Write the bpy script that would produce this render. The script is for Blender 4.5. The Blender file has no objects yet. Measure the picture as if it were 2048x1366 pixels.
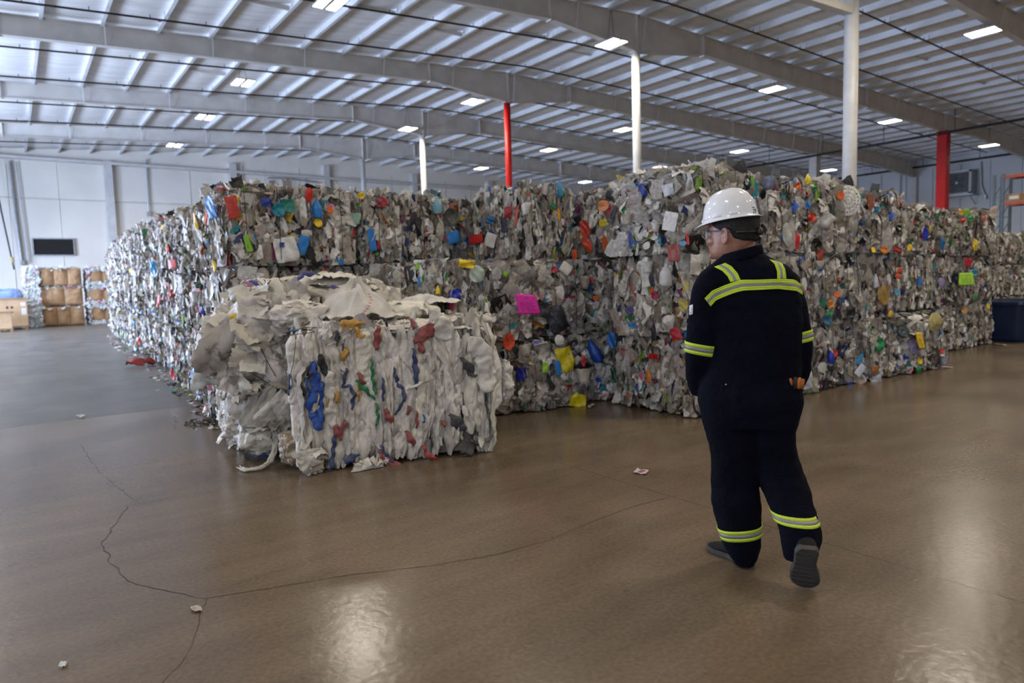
import bpy, bmesh, math, random
import numpy as np
from mathutils import Vector, Matrix
from mathutils.bvhtree import BVHTree

# ------------------------------------------------------------------ camera, world, light, exposure
SC = bpy.context.scene
COL = SC.collection
CAMH = 1.447
FPX = 1365.0
YAW, PITCH, ROLL = [math.radians(a) for a in (36.188, -4.969, -1.6236)]
_f = np.array([math.sin(YAW)*math.cos(PITCH), math.cos(YAW)*math.cos(PITCH), math.sin(PITCH)])
_r = np.array([math.cos(YAW), -math.sin(YAW), 0.0]); _u = np.cross(_r, _f)
CR = _r*math.cos(ROLL)+_u*math.sin(ROLL); CU = -_r*math.sin(ROLL)+_u*math.cos(ROLL); CF = _f
cam_d = bpy.data.cameras.new('camera'); cam = bpy.data.objects.new('camera', cam_d); COL.objects.link(cam)
cam_d.sensor_width = 36.0; cam_d.lens = 36.0*FPX/2048.0; cam_d.clip_end = 300
cam.matrix_world = Matrix(((CR[0], CU[0], -CF[0], 0), (CR[1], CU[1], -CF[1], 0), (CR[2], CU[2], -CF[2], CAMH), (0, 0, 0, 1)))
cam_d.dof.use_dof = True; cam_d.dof.focus_distance = 3.6; cam_d.dof.aperture_fstop = 2.4
SC.camera = cam
SC.view_settings.view_transform = 'Standard'; SC.view_settings.look = 'None'
SC.view_settings.exposure = 0.0; SC.view_settings.gamma = 1.0; SC.view_settings.use_curve_mapping = False
SC.cycles.use_denoising = True
SC.cycles.max_bounces = 8; SC.cycles.diffuse_bounces = 5; SC.cycles.glossy_bounces = 3
SC.cycles.transparent_max_bounces = 12; SC.cycles.sample_clamp_indirect = 6.0; SC.cycles.caustics_reflective = False; SC.cycles.caustics_refractive = False
LAMP_W = 205.0
DOOR_W = 1500.0
wd = bpy.data.worlds.new('sky'); SC.world = wd; wd.use_nodes = True
wd.node_tree.nodes['Background'].inputs[0].default_value = (0.45, 0.62, 1.0, 1)
wd.node_tree.nodes['Background'].inputs[1].default_value = 1.2
# lamps of the hall: x, y, z of every ceiling fixture
LAMPS = [(x, y, z) for x, z, ys in (
    (27.1, 9.39, (-6, 2, 9.66, 17.55, 26.4, 32.7, 40.1)),
    (17.0, 9.37, (-6, 1, 6.2, 17.08, 25.65, 31.7)),
    (7.6, 9.13, (-6, 2, 9.8, 18.3, 26.9, 33.0, 40.0)),
    (37.1, 9.12, (-6, 2, 9.66, 17.3, 26.3, 32.8, 40.4)),
    (47.7, 8.75, (2, 9.66, 16.5, 26.4, 40.0)),
    (-2.5, 8.7, (-6, 2, 9.8, 18.3, 26.4, 33.0))) for y in ys]

# ------------------------------------------------------------------ helpers
rnd = random.Random(7)
def ray(x, y):
    d = CF+(x-1024)/FPX*CR-(y-683)/FPX*CU
    return d
CAM = np.array([0, 0, CAMH])
def on_floor(x, y, z=0.0):
    d = ray(x, y); return CAM+d*((z-CAMH)/d[2])
def on_Y(x, y, Y):
    d = ray(x, y); return CAM+d*(Y/d[1])
def on_X(x, y, X):
    d = ray(x, y); return CAM+d*(X/d[0])

def vn(p, seed=0):
    p = np.asarray(p, float)
    i = np.floor(p).astype(np.int64); f = p-i; f = f*f*(3-2*f)
    def h(a, b, c):
        n = (a*374761393+b*668265263+c*2147483647+seed*1274126177) & 0xffffffff
        n = ((n ^ (n >> 13))*1274126177) & 0xffffffff
        n = (n ^ (n >> 16)) & 0xffffff
        return n/float(0xffffff)
    x, y, z = i[..., 0], i[..., 1], i[..., 2]
    fx, fy, fz = f[..., 0], f[..., 1], f[..., 2]
    r = 0
    for dx in (0, 1):
        for dy in (0, 1):
            for dz in (0, 1):
                w = (fx if dx else 1-fx)*(fy if dy else 1-fy)*(fz if dz else 1-fz)
                r = r+w*h(x+dx, y+dy, z+dz)
    return r
def fbm(p, seed=0, o=3):
    a, s, t = 1.0, 0, 0
    p = np.asarray(p, float)
    for k in range(o):
        s = s+a*vn(p*(2**k), seed+k); t += a; a *= .5
    return s/t
def ridge(p, seed=0, o=2):
    a, s, t = 1.0, 0, 0
    p = np.asarray(p, float)
    for k in range(o):
        s = s+a*(1-abs(2*vn(p*(2**k), seed+k)-1)); t += a; a *= .5
    return s/t

def np_mesh(name, verts, faces, col=None, midx=None, smooth=True):
    """verts (N,3), faces (M,4) or (M,3) array"""
    me = bpy.data.meshes.new(name)
    verts = np.ascontiguousarray(verts, dtype=np.float32); faces = np.ascontiguousarray(faces, dtype=np.int32)
    n, k = faces.shape
    me.vertices.add(len(verts)); me.vertices.foreach_set('co', verts.ravel())
    me.loops.add(n*k); me.loops.foreach_set('vertex_index', faces.ravel())
    me.polygons.add(n); me.polygons.foreach_set('loop_start', np.arange(0, n*k, k, dtype=np.int32))
    me.polygons.foreach_set('loop_total', np.full(n, k, dtype=np.int32))
    me.polygons.foreach_set('use_smooth', np.full(n, smooth, dtype=bool))
    if midx is not None: me.polygons.foreach_set('material_index', np.asarray(midx, dtype=np.int32))
    me.update(calc_edges=True)
    if col is not None:
        a = me.color_attributes.new('col', 'FLOAT_COLOR', 'POINT')
        a.data.foreach_set('color', np.ascontiguousarray(col, dtype=np.float32).ravel())
    return me

def link(name, me, mats=None, parent=None, loc=None):
    o = bpy.data.objects.new(name, me); COL.objects.link(o)
    if mats is not None:
        for m in (mats if isinstance(mats, (list, tuple)) else [mats]):
            if len(me.materials) < 16: me.materials.append(m)
    if parent is not None: o.parent = parent
    if loc is not None: o.location = loc
    return o
def empty(name, loc, rz=0):
    o = bpy.data.objects.new(name, None); COL.objects.link(o); o.location = loc; o.rotation_euler = (0, 0, rz)
    o.empty_display_size = .1
    return o
def tag(o, label, cat, group=None, kind=None):
    o['label'] = label; o['category'] = cat
    if group: o['group'] = group
    if kind: o['kind'] = kind
    return o
def struct(o):
    o['kind'] = 'structure'; return o
def inv(o, p):
    return p

class MB:
    """collects simple shapes into one mesh"""
    def __init__(s): s.v = []; s.f = []; s.m = []
    def add(s, vs, fs, m=0):
        b = len(s.v); s.v += [tuple(map(float, v)) for v in vs]; s.f += [tuple(b+i for i in f) for f in fs]; s.m += [m]*len(fs); return s
    def box(s, x0, x1, y0, y1, z0, z1, m=0):
        vs = [(x, y, z) for x in (x0, x1) for y in (y0, y1) for z in (z0, z1)]
        return s.add(vs, [(0, 1, 3, 2), (4, 6, 7, 5), (0, 4, 5, 1), (2, 3, 7, 6), (0, 2, 6, 4), (1, 5, 7, 3)], m)
    def bar(s, a, b, w, h=None, m=0, up=(0, 0, 1)):
        a, b = np.array(a, float), np.array(b, float); h = h or w
        d = (b-a)/np.linalg.norm(b-a); up = np.array(up, float)
        if abs(d@up) > .98: up = np.array([1., 0, 0])
        x = np.cross(d, up); x /= np.linalg.norm(x); y = np.cross(x, d)
        vs = [p+x*sx*w/2+y*sy*h/2 for p in (a, b) for sx, sy in ((-1, -1), (1, -1), (1, 1), (-1, 1))]
        return s.add(vs, [(0, 1, 2, 3), (7, 6, 5, 4), (0, 4, 5, 1), (1, 5, 6, 2), (2, 6, 7, 3), (3, 7, 4, 0)], m)
    def tube(s, pts, r, n=8, m=0, caps=True):
        pts = [np.array(p, float) for p in pts]; k = len(pts)
        rr = r if hasattr(r, '__len__') else [r]*k
        prev = None; vs = []; fs = []
        for i, p in enumerate(pts):
            d = pts[min(i+1, k-1)]-pts[max(i-1, 0)]; d = d/(np.linalg.norm(d)+1e-9)
            if prev is None:
                up = np.array([0, 0, 1.]) if abs(d[2]) < .9 else np.array([1., 0, 0])
                x = np.cross(d, up)
            else: x = prev-d*(prev@d)
            x /= np.linalg.norm(x)+1e-9; y = np.cross(d, x); prev = x
            vs += [p+rr[i]*(math.cos(t)*x+math.sin(t)*y) for t in [2*math.pi*j/n for j in range(n)]]
        for i in range(k-1):
            for j in range(n):
                fs.append((i*n+j, i*n+(j+1) % n, (i+1)*n+(j+1) % n, (i+1)*n+j))
        if caps: fs += [tuple(range(n))[::-1], tuple((k-1)*n+j for j in range(n))]
        return s.add(vs, fs, m)
    def loft(s, rings, m=0, caps=True):
        n = len(rings[0]); vs = [v for r in rings for v in r]; fs = []
        for i in range(len(rings)-1):
            for j in range(n):
                fs.append((i*n+j, i*n+(j+1) % n, (i+1)*n+(j+1) % n, (i+1)*n+j))
        if caps: fs += [tuple(range(n))[::-1], tuple((len(rings)-1)*n+j for j in range(n))]
        return s.add(vs, fs, m)
    def grid(s, P, m=0):
        P = np.asarray(P); a, b = P.shape[:2]
        return s.add(P.reshape(-1, 3), [(i*b+j, i*b+j+1, (i+1)*b+j+1, (i+1)*b+j) for i in range(a-1) for j in range(b-1)], m)
    def mesh(s, name, smooth=False):
        me = bpy.data.meshes.new(name); me.from_pydata(s.v, [], s.f)
        me.polygons.foreach_set('material_index', s.m)
        if smooth: me.polygons.foreach_set('use_smooth', [True]*len(s.f))
        bm = bmesh.new(); bm.from_mesh(me); bmesh.ops.recalc_face_normals(bm, faces=bm.faces); bm.to_mesh(me); bm.free()
        me.update(); return me
    def build(s, name, mats, parent=None, smooth=False, loc=None, bevel=0):
        o = link(name, s.mesh(name, smooth), mats, parent, loc)
        if bevel:
            b = o.modifiers.new('b', 'BEVEL'); b.width = bevel; b.segments = 2; b.limit_method = 'ANGLE'
        return o

# ------------------------------------------------------------------ materials
def mat(name, col=(.5, .5, .5), rough=.5, metal=0, noise=None, bump=None, emit=None, spec=None, alpha=None):
    m = bpy.data.materials.new(name); m.use_nodes = True; nt = m.node_tree; N = nt.nodes; L = nt.links
    b = N['Principled BSDF']; b.inputs['Base Color'].default_value = (*col, 1); b.inputs['Roughness'].default_value = rough; b.inputs['Metallic'].default_value = metal
    if spec is not None: b.inputs['Specular IOR Level'].default_value = spec
    tc = N.new('ShaderNodeTexCoord')
    if noise:
        sc, amt = noise[:2]
        t = N.new('ShaderNodeTexNoise'); t.inputs['Scale'].default_value = sc; t.inputs['Detail'].default_value = 6
        if len(noise) > 2:
            mp = N.new('ShaderNodeMapping'); mp.inputs['Scale'].default_value = noise[2]; L.new(tc.outputs['Object'], mp.inputs[0]); L.new(mp.outputs[0], t.inputs['Vector'])
        else: L.new(tc.outputs['Object'], t.inputs['Vector'])
        r = N.new('ShaderNodeMapRange'); r.inputs[1].default_value = .3; r.inputs[2].default_value = .7; r.inputs[3].default_value = 1-amt; r.inputs[4].default_value = 1+amt*.6
        L.new(t.outputs[0], r.inputs[0])
        mx = N.new('ShaderNodeVectorMath'); mx.operation = 'SCALE'; mx.inputs[0].default_value = col; L.new(r.outputs[0], mx.inputs['Scale']); L.new(mx.outputs[0], b.inputs['Base Color'])
    if bump:
        sc, st = bump[:2]
        t = N.new('ShaderNodeTexNoise'); t.inputs['Scale'].default_value = sc; t.inputs['Detail'].default_value = 5
        if len(bump) > 2:
            mp = N.new('ShaderNodeMapping'); mp.inputs['Scale'].default_value = bump[2]; L.new(tc.outputs['Object'], mp.inputs[0]); L.new(mp.outputs[0], t.inputs['Vector'])
        else: L.new(tc.outputs['Object'], t.inputs['Vector'])
        bp = N.new('ShaderNodeBump'); bp.inputs['Strength'].default_value = st; bp.inputs['Distance'].default_value = .02
        L.new(t.outputs[0], bp.inputs['Height']); L.new(bp.outputs[0], b.inputs['Normal'])
    if emit: b.inputs['Emission Color'].default_value = (*emit[0], 1); b.inputs['Emission Strength'].default_value = emit[1]
    if alpha is not None: b.inputs['Alpha'].default_value = alpha
    return m

def attr_mat(name, rough=.3, clear=.6, bump=(40, .25), spec=.5, dirt=0.0, fold=None, nsc=26, lo=.72):
    """colour per scrap from the mesh attribute; its alpha channel says how see-through the film is"""
    m = bpy.data.materials.new(name); m.use_nodes = True; nt = m.node_tree; N = nt.nodes; L = nt.links
    b = N['Principled BSDF']; out = N['Material Output']
    a = N.new('ShaderNodeAttribute'); a.attribute_name = 'col'
    tc = N.new('ShaderNodeTexCoord')
    t = N.new('ShaderNodeTexNoise'); t.inputs['Scale'].default_value = nsc; t.inputs['Detail'].default_value = 4; L.new(tc.outputs['Object'], t.inputs['Vector'])
    r = N.new('ShaderNodeMapRange'); r.inputs[1].default_value = .35; r.inputs[2].default_value = .65; r.inputs[3].default_value = lo-dirt; r.inputs[4].default_value = 1.12; L.new(t.outputs[0], r.inputs[0])
    mx = N.new('ShaderNodeVectorMath'); mx.operation = 'SCALE'; L.new(a.outputs['Color'], mx.inputs[0]); L.new(r.outputs[0], mx.inputs['Scale']); L.new(mx.outputs[0], b.inputs['Base Color'])
    b.inputs['Roughness'].default_value = rough; b.inputs['Specular IOR Level'].default_value = spec
    t2 = N.new('ShaderNodeTexNoise'); t2.inputs['Scale'].default_value = bump[0]; t2.inputs['Detail'].default_value = 4; t2.inputs['Distortion'].default_value = 1.2
    if fold:
        mp = N.new('ShaderNodeMapping'); mp.inputs['Scale'].default_value = fold; L.new(tc.outputs['Object'], mp.inputs[0]); L.new(mp.outputs[0], t2.inputs['Vector'])
    else: L.new(tc.outputs['Object'], t2.inputs['Vector'])
    bp = N.new('ShaderNodeBump'); bp.inputs['Strength'].default_value = bump[1]; bp.inputs['Distance'].default_value = .02; L.new(t2.outputs[0], bp.inputs['Height']); L.new(bp.outputs[0], b.inputs['Normal'])
    if clear:
        tr = N.new('ShaderNodeBsdfTransparent'); mix = N.new('ShaderNodeMixShader')
        mm = N.new('ShaderNodeMath'); mm.operation = 'MULTIPLY'; mm.inputs[1].default_value = clear
        L.new(a.outputs['Alpha'], mm.inputs[0]); L.new(mm.outputs[0], mix.inputs[0]); L.new(b.outputs[0], mix.inputs[1]); L.new(tr.outputs[0], mix.inputs[2]); L.new(mix.outputs[0], out.inputs[0])
    return m

M = {}
M['plastic'] = attr_mat('mixed_plastic', .30, .5, (34, .6), .38)
M['fabric'] = attr_mat('woven_sack', .5, 0, (26, .35), .35, 0, (1.6, 1.6, .8), 5, .84)
M['white_paint'] = mat('white_paint', (.62, .61, .60), .45, noise=(3, .12))
M['beam_paint'] = mat('beam_paint', (.66, .635, .60), .5, noise=(1.5, .14))
M['purlin'] = mat('purlin_white', (.68, .69, .71), .45, noise=(1.2, .1))
M['red_paint'] = mat('red_paint', (.50, .008, .006), .5, noise=(4, .15), spec=.25)
M['pipe'] = mat('black_pipe', (.028, .026, .026), .5, metal=.3, noise=(8, .3))
M['rust'] = mat('rusty_coupling', (.16, .05, .03), .7)
M['galv'] = mat('galvanized', (.42, .44, .46), .4, metal=.6, noise=(6, .2))
M['dark'] = mat('dark_metal', (.03, .03, .035), .5)
M['housing'] = mat('lamp_housing', (.35, .35, .36), .4, metal=.5)
M['led'] = mat('led_panel', (1, 1, 1), .5, emit=((1.0, .93, .80), 12))
M['black_plastic'] = mat('black_plastic', (.015, .015, .017), .45)
M['wire'] = mat('baling_wire', (.02, .02, .02), .5, metal=.5)

# ------------------------------------------------------------------ floor
def floor_mat():
    m = bpy.data.materials.new('polished_concrete'); m.use_nodes = True; nt = m.node_tree; N = nt.nodes; L = nt.links
    b = N['Principled BSDF']
    g = N.new('ShaderNodeNewGeometry'); sp = N.new('ShaderNodeSeparateXYZ'); L.new(g.outputs['Position'], sp.inputs[0])
    def noise(sc, det=6, dist=0, scale=None):
        t = N.new('ShaderNodeTexNoise'); t.inputs['Scale'].default_value = sc; t.inputs['Detail'].default_value = det; t.inputs['Distortion'].default_value = dist
        if scale:
            mp = N.new('ShaderNodeMapping'); mp.inputs['Scale'].default_value = scale; L.new(g.outputs['Position'], mp.inputs[0]); L.new(mp.outputs[0], t.inputs['Vector'])
        else: L.new(g.outputs['Position'], t.inputs['Vector'])
        return t
    def rng(inp, a, b_, c, d):
        r = N.new('ShaderNodeMapRange'); r.inputs[1].default_value = a; r.inputs[2].default_value = b_; r.inputs[3].default_value = c; r.inputs[4].default_value = d; L.new(inp, r.inputs[0]); return r.outputs[0]
    def math_(op, a, b_=None):
        n = N.new('ShaderNodeMath'); n.operation = op
        for i, v in enumerate((a, b_)):
            if v is None: continue
            if isinstance(v, (int, float)): n.inputs[i].default_value = v
            else: L.new(v, n.inputs[i])
        return n.outputs[0]
    cr = N.new('ShaderNodeValToRGB'); e = cr.color_ramp.elements
    e[0].position = .3; e[0].color = (.128, .092, .058, 1); e[1].position = .78; e[1].color = (.195, .144, .094, 1)
    n1 = noise(.9, 8, .6); L.new(n1.outputs[0], cr.inputs[0])
    # beyond the long joint the slab is greyer and older
    old = rng(sp.outputs[1], 9.30, 9.36, 0, 1)
    cg = N.new('ShaderNodeValToRGB'); e = cg.color_ramp.elements
    e[0].position = .3; e[0].color = (.10, .094, .088, 1); e[1].position = .75; e[1].color = (.165, .157, .145, 1)
    n2 = noise(1.6, 8, .8, (1, .35, 1)); L.new(n2.outputs[0], cg.inputs[0])
    mx = N.new('ShaderNodeMix'); mx.data_type = 'RGBA'; L.new(old, mx.inputs['Factor']); L.new(cr.outputs[0], mx.inputs['A']); L.new(cg.outputs[0], mx.inputs['B'])
    # spots and scuffs
    n3 = noise(7, 3, 0); s = rng(n3.outputs[0], .68, .78, 1, .72)
    n4 = noise(45, 3); s2 = rng(n4.outputs[0], .3, .72, .80, 1.12)
    n5 = noise(2.2, 2, .2, (.5, 2.2, 1)); s3 = rng(n5.outputs[0], .36, .72, 1.06, .84)
    # saw joints at fixed places
    def joint(coord, c, w):
        d = math_('ABSOLUTE', math_('SUBTRACT', coord, c)); return rng(d, w*.5, w*1.6, .28, 1)
    j = joint(sp.outputs[0], 3.44, .0025)
    wob = noise(1.4, 2); wy = math_('ADD', sp.outputs[1], rng(wob.outputs[0], .3, .7, -.012, .012))
    j = math_('MULTIPLY', j, joint(wy, 9.33, .010))
    j = math_('MULTIPLY', j, joint(sp.outputs[0], -4.2, .004))
    # darker worn lane, a drive track across the old slab
    lane = math_('ADD', math_('MULTIPLY', sp.outputs[0], -.92), sp.outputs[1])
    ln = rng(math_('ABSOLUTE', math_('SUBTRACT', lane, 7.35)), .30, .36, .78, 1)
    ln = math_('MAXIMUM', ln, rng(sp.outputs[0], 1.6, 2.0, 0, 1))
    ln = math_('MAXIMUM', ln, rng(sp.outputs[1], 5.8, 6.2, 1, 0))
    tot = math_('MULTIPLY', math_('MULTIPLY', math_('MULTIPLY', s, s2), s3), math_('MULTIPLY', j, ln))
    vm = N.new('ShaderNodeVectorMath'); vm.operation = 'SCALE'; L.new(mx.outputs['Result'], vm.inputs[0]); L.new(tot, vm.inputs['Scale']); L.new(vm.outputs[0], b.inputs['Base Color'])
    nr_ = noise(.7, 2); ro = rng(nr_.outputs[0], .3, .7, .19, .26)
    L.new(math_('ADD', ro, math_('MULTIPLY', old, .12)), b.inputs['Roughness'])
    b.inputs['Specular IOR Level'].default_value = .36
    nb = noise(22, 6, .4); bp = N.new('ShaderNodeBump'); bp.inputs['Strength'].default_value = .42; bp.inputs['Distance'].default_value = .003; L.new(nb.outputs[0], bp.inputs['Height']); L.new(bp.outputs[0], b.inputs['Normal'])
    return m
XL, XR, YB, YF = -10.0, 57.5, -16.0, 47.6
o = struct(MB().box(XL-12, XR+.3, YB-.3, YF+.3, -.3, 0).build('floor', floor_mat()))
floor = o
# cracks: thin dark lines that follow the measured course over the slab
M['crack'] = mat('crack_dark', (.025, .02, .016), .8)
def crack(name, pix, w=.0035, jit=.02, seed=0):
    P = [on_floor(*p) for p in pix]; r = random.Random(seed); pts = []
    for a, b in zip(P[:-1], P[1:]):
        n = max(2, int(np.linalg.norm(b-a)/.05)); d = (b-a)/np.linalg.norm(b-a); nrm = np.array([-d[1], d[0], 0])
        for i in range(n): pts.append(a+(b-a)*i/n+nrm*r.uniform(-jit, jit)*(1 if i else .4))
    pts.append(P[-1]); mb = MB(); G = []
    for i, p in enumerate(pts):
        d = pts[min(i+1, len(pts)-1)]-pts[max(i-1, 0)]; d /= np.linalg.norm(d)+1e-9; nrm = np.array([-d[1], d[0], 0]); ww = w*r.uniform(.3, 1.2)/2
        G.append([p+nrm*ww+[0, 0, .0012], p-nrm*ww+[0, 0, .0012]])
    mb.grid(G); o = mb.build(name, M['crack'], floor); return o
crack('floor_crack', [(255, 1012), (228, 1052), (203, 1090), (228, 1132), (250, 1155), (278, 1170), (330, 1180), (412, 1197)], .005, .012, 1)
crack('floor_crack', [(412, 1197), (398, 1240), (385, 1290), (360, 1330), (325, 1366)], .0035, .008, 2)
crack('floor_crack', [(412, 1197), (560, 1173), (700, 1150), (860, 1132), (1000, 1108), (1100, 1080), (1180, 1045), (1260, 1015), (1360, 990)], .0045, .006, 3)
crack('floor_crack', [(0, 1052), (130, 1034), (255, 1012), (400, 985)], .002, .004, 4)
crack('floor_crack', [(160, 890), (200, 945), (240, 980), (280, 1005)], .003, .012, 5)

# ------------------------------------------------------------------ walls
def wall_mat(name, c, sc=.35):
    return mat(name, c, .6, noise=(sc, .10), bump=(1.1, .9, (1, 1, .35)))
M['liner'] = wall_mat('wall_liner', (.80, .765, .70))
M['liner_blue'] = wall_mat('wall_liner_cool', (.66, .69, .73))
def drape(P0, U, W, H, n, seed, amp=.06, sheet=2.4):
    """liner fabric hung between girts: a slightly billowing sheet, U the wall direction, the thickness goes along nrm"""
    nx, nz = n; u = np.linspace(0, 1, nx); z = np.linspace(0, 1, nz); A, B = np.meshgrid(u, z, indexing='ij')
    x = A*W; zz = B*H
    d = amp*fbm(np.stack([x*.35, zz*.5, zz*0], -1), seed)
    d += amp*.8*np.abs(np.sin(math.pi*x/sheet))**.35*.5
    d += amp*.5*ridge(np.stack([x*.5+zz*.35, zz*.25-x*.2, x*0], -1), seed+5)
    return x, zz, d
def add_wall(name, P0, U, nrm, W, H, m, seed, openings=(), topf=None):
    nx, nz = int(W/.35), 40
    x, z, d = drape(P0, U, W, H, (nx, nz), seed)
    if topf is not None: z = z*(topf(x)/H)
    P0, U, nrm = map(np.array, (P0, U, nrm)); P = P0+x[..., None]*U+z[..., None]*np.array([0, 0, 1.])+d[..., None]*nrm
    idx = np.arange(nx*nz).reshape(nx, nz)
    f = np.stack([idx[:-1, :-1], idx[1:, :-1], idx[1:, 1:], idx[:-1, 1:]], -1).reshape(-1, 4)
    if openings:
        cx_ = (x[:-1, :-1]+x[1:, 1:]).ravel()/2; cz_ = (z[:-1, :-1]+z[1:, 1:]).ravel()/2; keep = np.ones(len(f), bool)
        for (a, b, c, e) in openings: keep &= ~((cx_ > a) & (cx_ < b) & (cz_ > c) & (cz_ < e))
        f = f[keep]
    ob = link(name, np_mesh(name, P.reshape(-1, 3), f), m); struct(ob)
    so = ob.modifiers.new('s', 'SOLIDIFY'); so.thickness = .04; so.offset = 0
    return ob
def roofz(x):
    x = np.asarray(x, float)
    return np.where(x < 18.2, 10.80-(18.2-x)*.060, 10.80-(x-18.2)*.0165)
wall_end = add_wall('wall_far', (XL, YF, 0), (1, 0, 0), (0, -1, 0), XR-XL, 10.6, M['liner'], 3, topf=lambda x: roofz(x+XL)+.1)
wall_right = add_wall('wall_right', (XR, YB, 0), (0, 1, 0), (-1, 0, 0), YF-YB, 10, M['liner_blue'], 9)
wall_back = add_wall('wall_near', (XL, YB, 0), (1, 0, 0), (0, 1, 0), XR-XL, 10.6, M['liner'], 13, topf=lambda x: roofz(x+XL)+.1)
DOORS = [(22.0, 28.5, 0, 5.6), (31.5, 38.5, 0, 5.6), (9.5, 15.5, 0, 5.2), (-12.0, -5.0, 0, 5.6)]
wall_left = add_wall('wall_left', (XL, YB, 0), (0, 1, 0), (1, 0, 0), YF-YB, 8.75, M['liner'], 17, openings=[(a-YB, b-YB, c, e) for a, b, c, e in DOORS])
for i, (a, b, c, e) in enumerate(DOORS):      # open dock doors for daylight; the last is added to brighten roof and beams
    mb = MB(); mb.box(XL-.12, XL+.14, a-.3, a+.05, 0, e+.3).box(XL-.12, XL+.14, b-.05, b+.3, 0, e+.3).box(XL-.12, XL+.14, a, b, e-.05, e+.35)
    struct(mb.build('door_%d' % (i+1), M['galv']))
    ld = bpy.data.lights.new('door_daylight', 'AREA'); ld.shape = 'RECTANGLE'; ld.size = (b-a)*.96; ld.size_y = e*.95; ld.energy = DOOR_W*(b-a)*e/27*(2.6, 2.3, .5, .35)[i]; ld.color = (.56, .70, 1.0) if i < 2 else (.70, .80, 1.0)
    lo = bpy.data.objects.new('door_daylight', ld); COL.objects.link(lo); lo.location = (XL-.15, (a+b)/2, e/2); lo.rotation_euler = (0, -math.radians(62 if i < 2 else 70), 0)

# wall pilasters, seams, conduits on the far wall
for i, x in enumerate((-3.0, 5.05, 12.15, 18.5, 25.5, 32.5, 39.5)):
    struct(MB().box(x, x+.42, YF-.45, YF-.02, 0, float(roofz(x))-.75).build('trim_%d' % (i+1), M['white_paint'], wall_end))
mb = MB()
for x in np.arange(-2, 40, 2.35):
    mb.box(x, x+.015, YF-.13, YF-.10, .2, float(roofz(x))-1.0)
mb.build('wall_seam', mat('seam_grey', (.64, .63, .60), .7), wall_end)
mb = MB().box(XL, XR, YF-.22, YF-.1, 6.9, 6.93).box(XL, XR, YF-.5, YF-.1, 9.05, 9.2)
mb.build('wall_girt', M['white_paint'], wall_end)
for i, y in enumerate((-5.7, 1.9, 9.5, 17.1, 24.7, 32.4, 40.0)):
    struct(MB().box(XR-.45, XR-.05, y-.15, y+.15, 0, 9.3).build('trim_%d' % (i+10), M['white_paint'], wall_right))
mb = MB()
for y in np.arange(14, 47, 1.9): mb.box(XR-.18, XR-.12, y, y+.03, .2, 9.2)
mb.build('wall_seam', M['galv'], wall_right)

# ------------------------------------------------------------------ roof
def ceiling():
    PX = [1.37+1.55*k for k in range(-10, 37)]
    xs = []
    for a in PX[:-1]: xs += list(a+1.55*np.linspace(0, 1, 7)[:-1])
    xs = np.array([x for x in xs if XL-.2 < x < XR+.2]+[XR+.2]); xs = np.concatenate([[XL-.2], xs])
    ys = np.arange(YB-.2, YF+.3, .7)
    A, B = np.meshgrid(xs, ys, indexing='ij')
    ph = ((A-1.37)/1.55) % 1.0
    sag = .09*(1-(2*ph-1)**2)*(.55+.9*fbm(np.stack([A*.4, B*.5, A*0], -1), 4))
    bay = (B-1.9) % 7.62; sag *= np.minimum(1, np.minimum(bay, 7.62-bay)/.6)*.8+.2
    Z = roofz(A)+.05-sag
    P = np.stack([A, B, Z], -1); nx, ny = A.shape; idx = np.arange(nx*ny).reshape(nx, ny)
    f = np.stack([idx[:-1, :-1], idx[1:, :-1], idx[1:, 1:], idx[:-1, 1:]], -1).reshape(-1, 4)
    o = link('ceiling', np_mesh('ceiling', P.reshape(-1, 3), f), mat('roof_insulation', (.86, .85, .84), .55, noise=(2.5, .13, (.3, 2, 1)), bump=(3.0, .5, (.4, 2.5, 1))))
    struct(o); so = o.modifiers.new('s', 'SOLIDIFY'); so.thickness = .12; so.offset = -1 if True else 1
    return o, [x for x in PX if XL < x < XR]
ceil, PX = ceiling()
me = None
for x in PX:
    if me is None:
        m_ = MB(); w, t, h = .09, .02, .30
        m_.box(-t/2, t/2, YB, YF, -h, 0).box(-w, 0, YB, YF, -h, -h+t).box(0, w, YB, YF, -t, 0)
        me = m_.mesh('roof_purlin'); me.materials.append(M['purlin'])
    p = bpy.data.objects.new('roof_purlin', me); COL.objects.link(p); p.parent = ceil; p.location = (x, 0, float(roofz(x))-.02)
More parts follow.
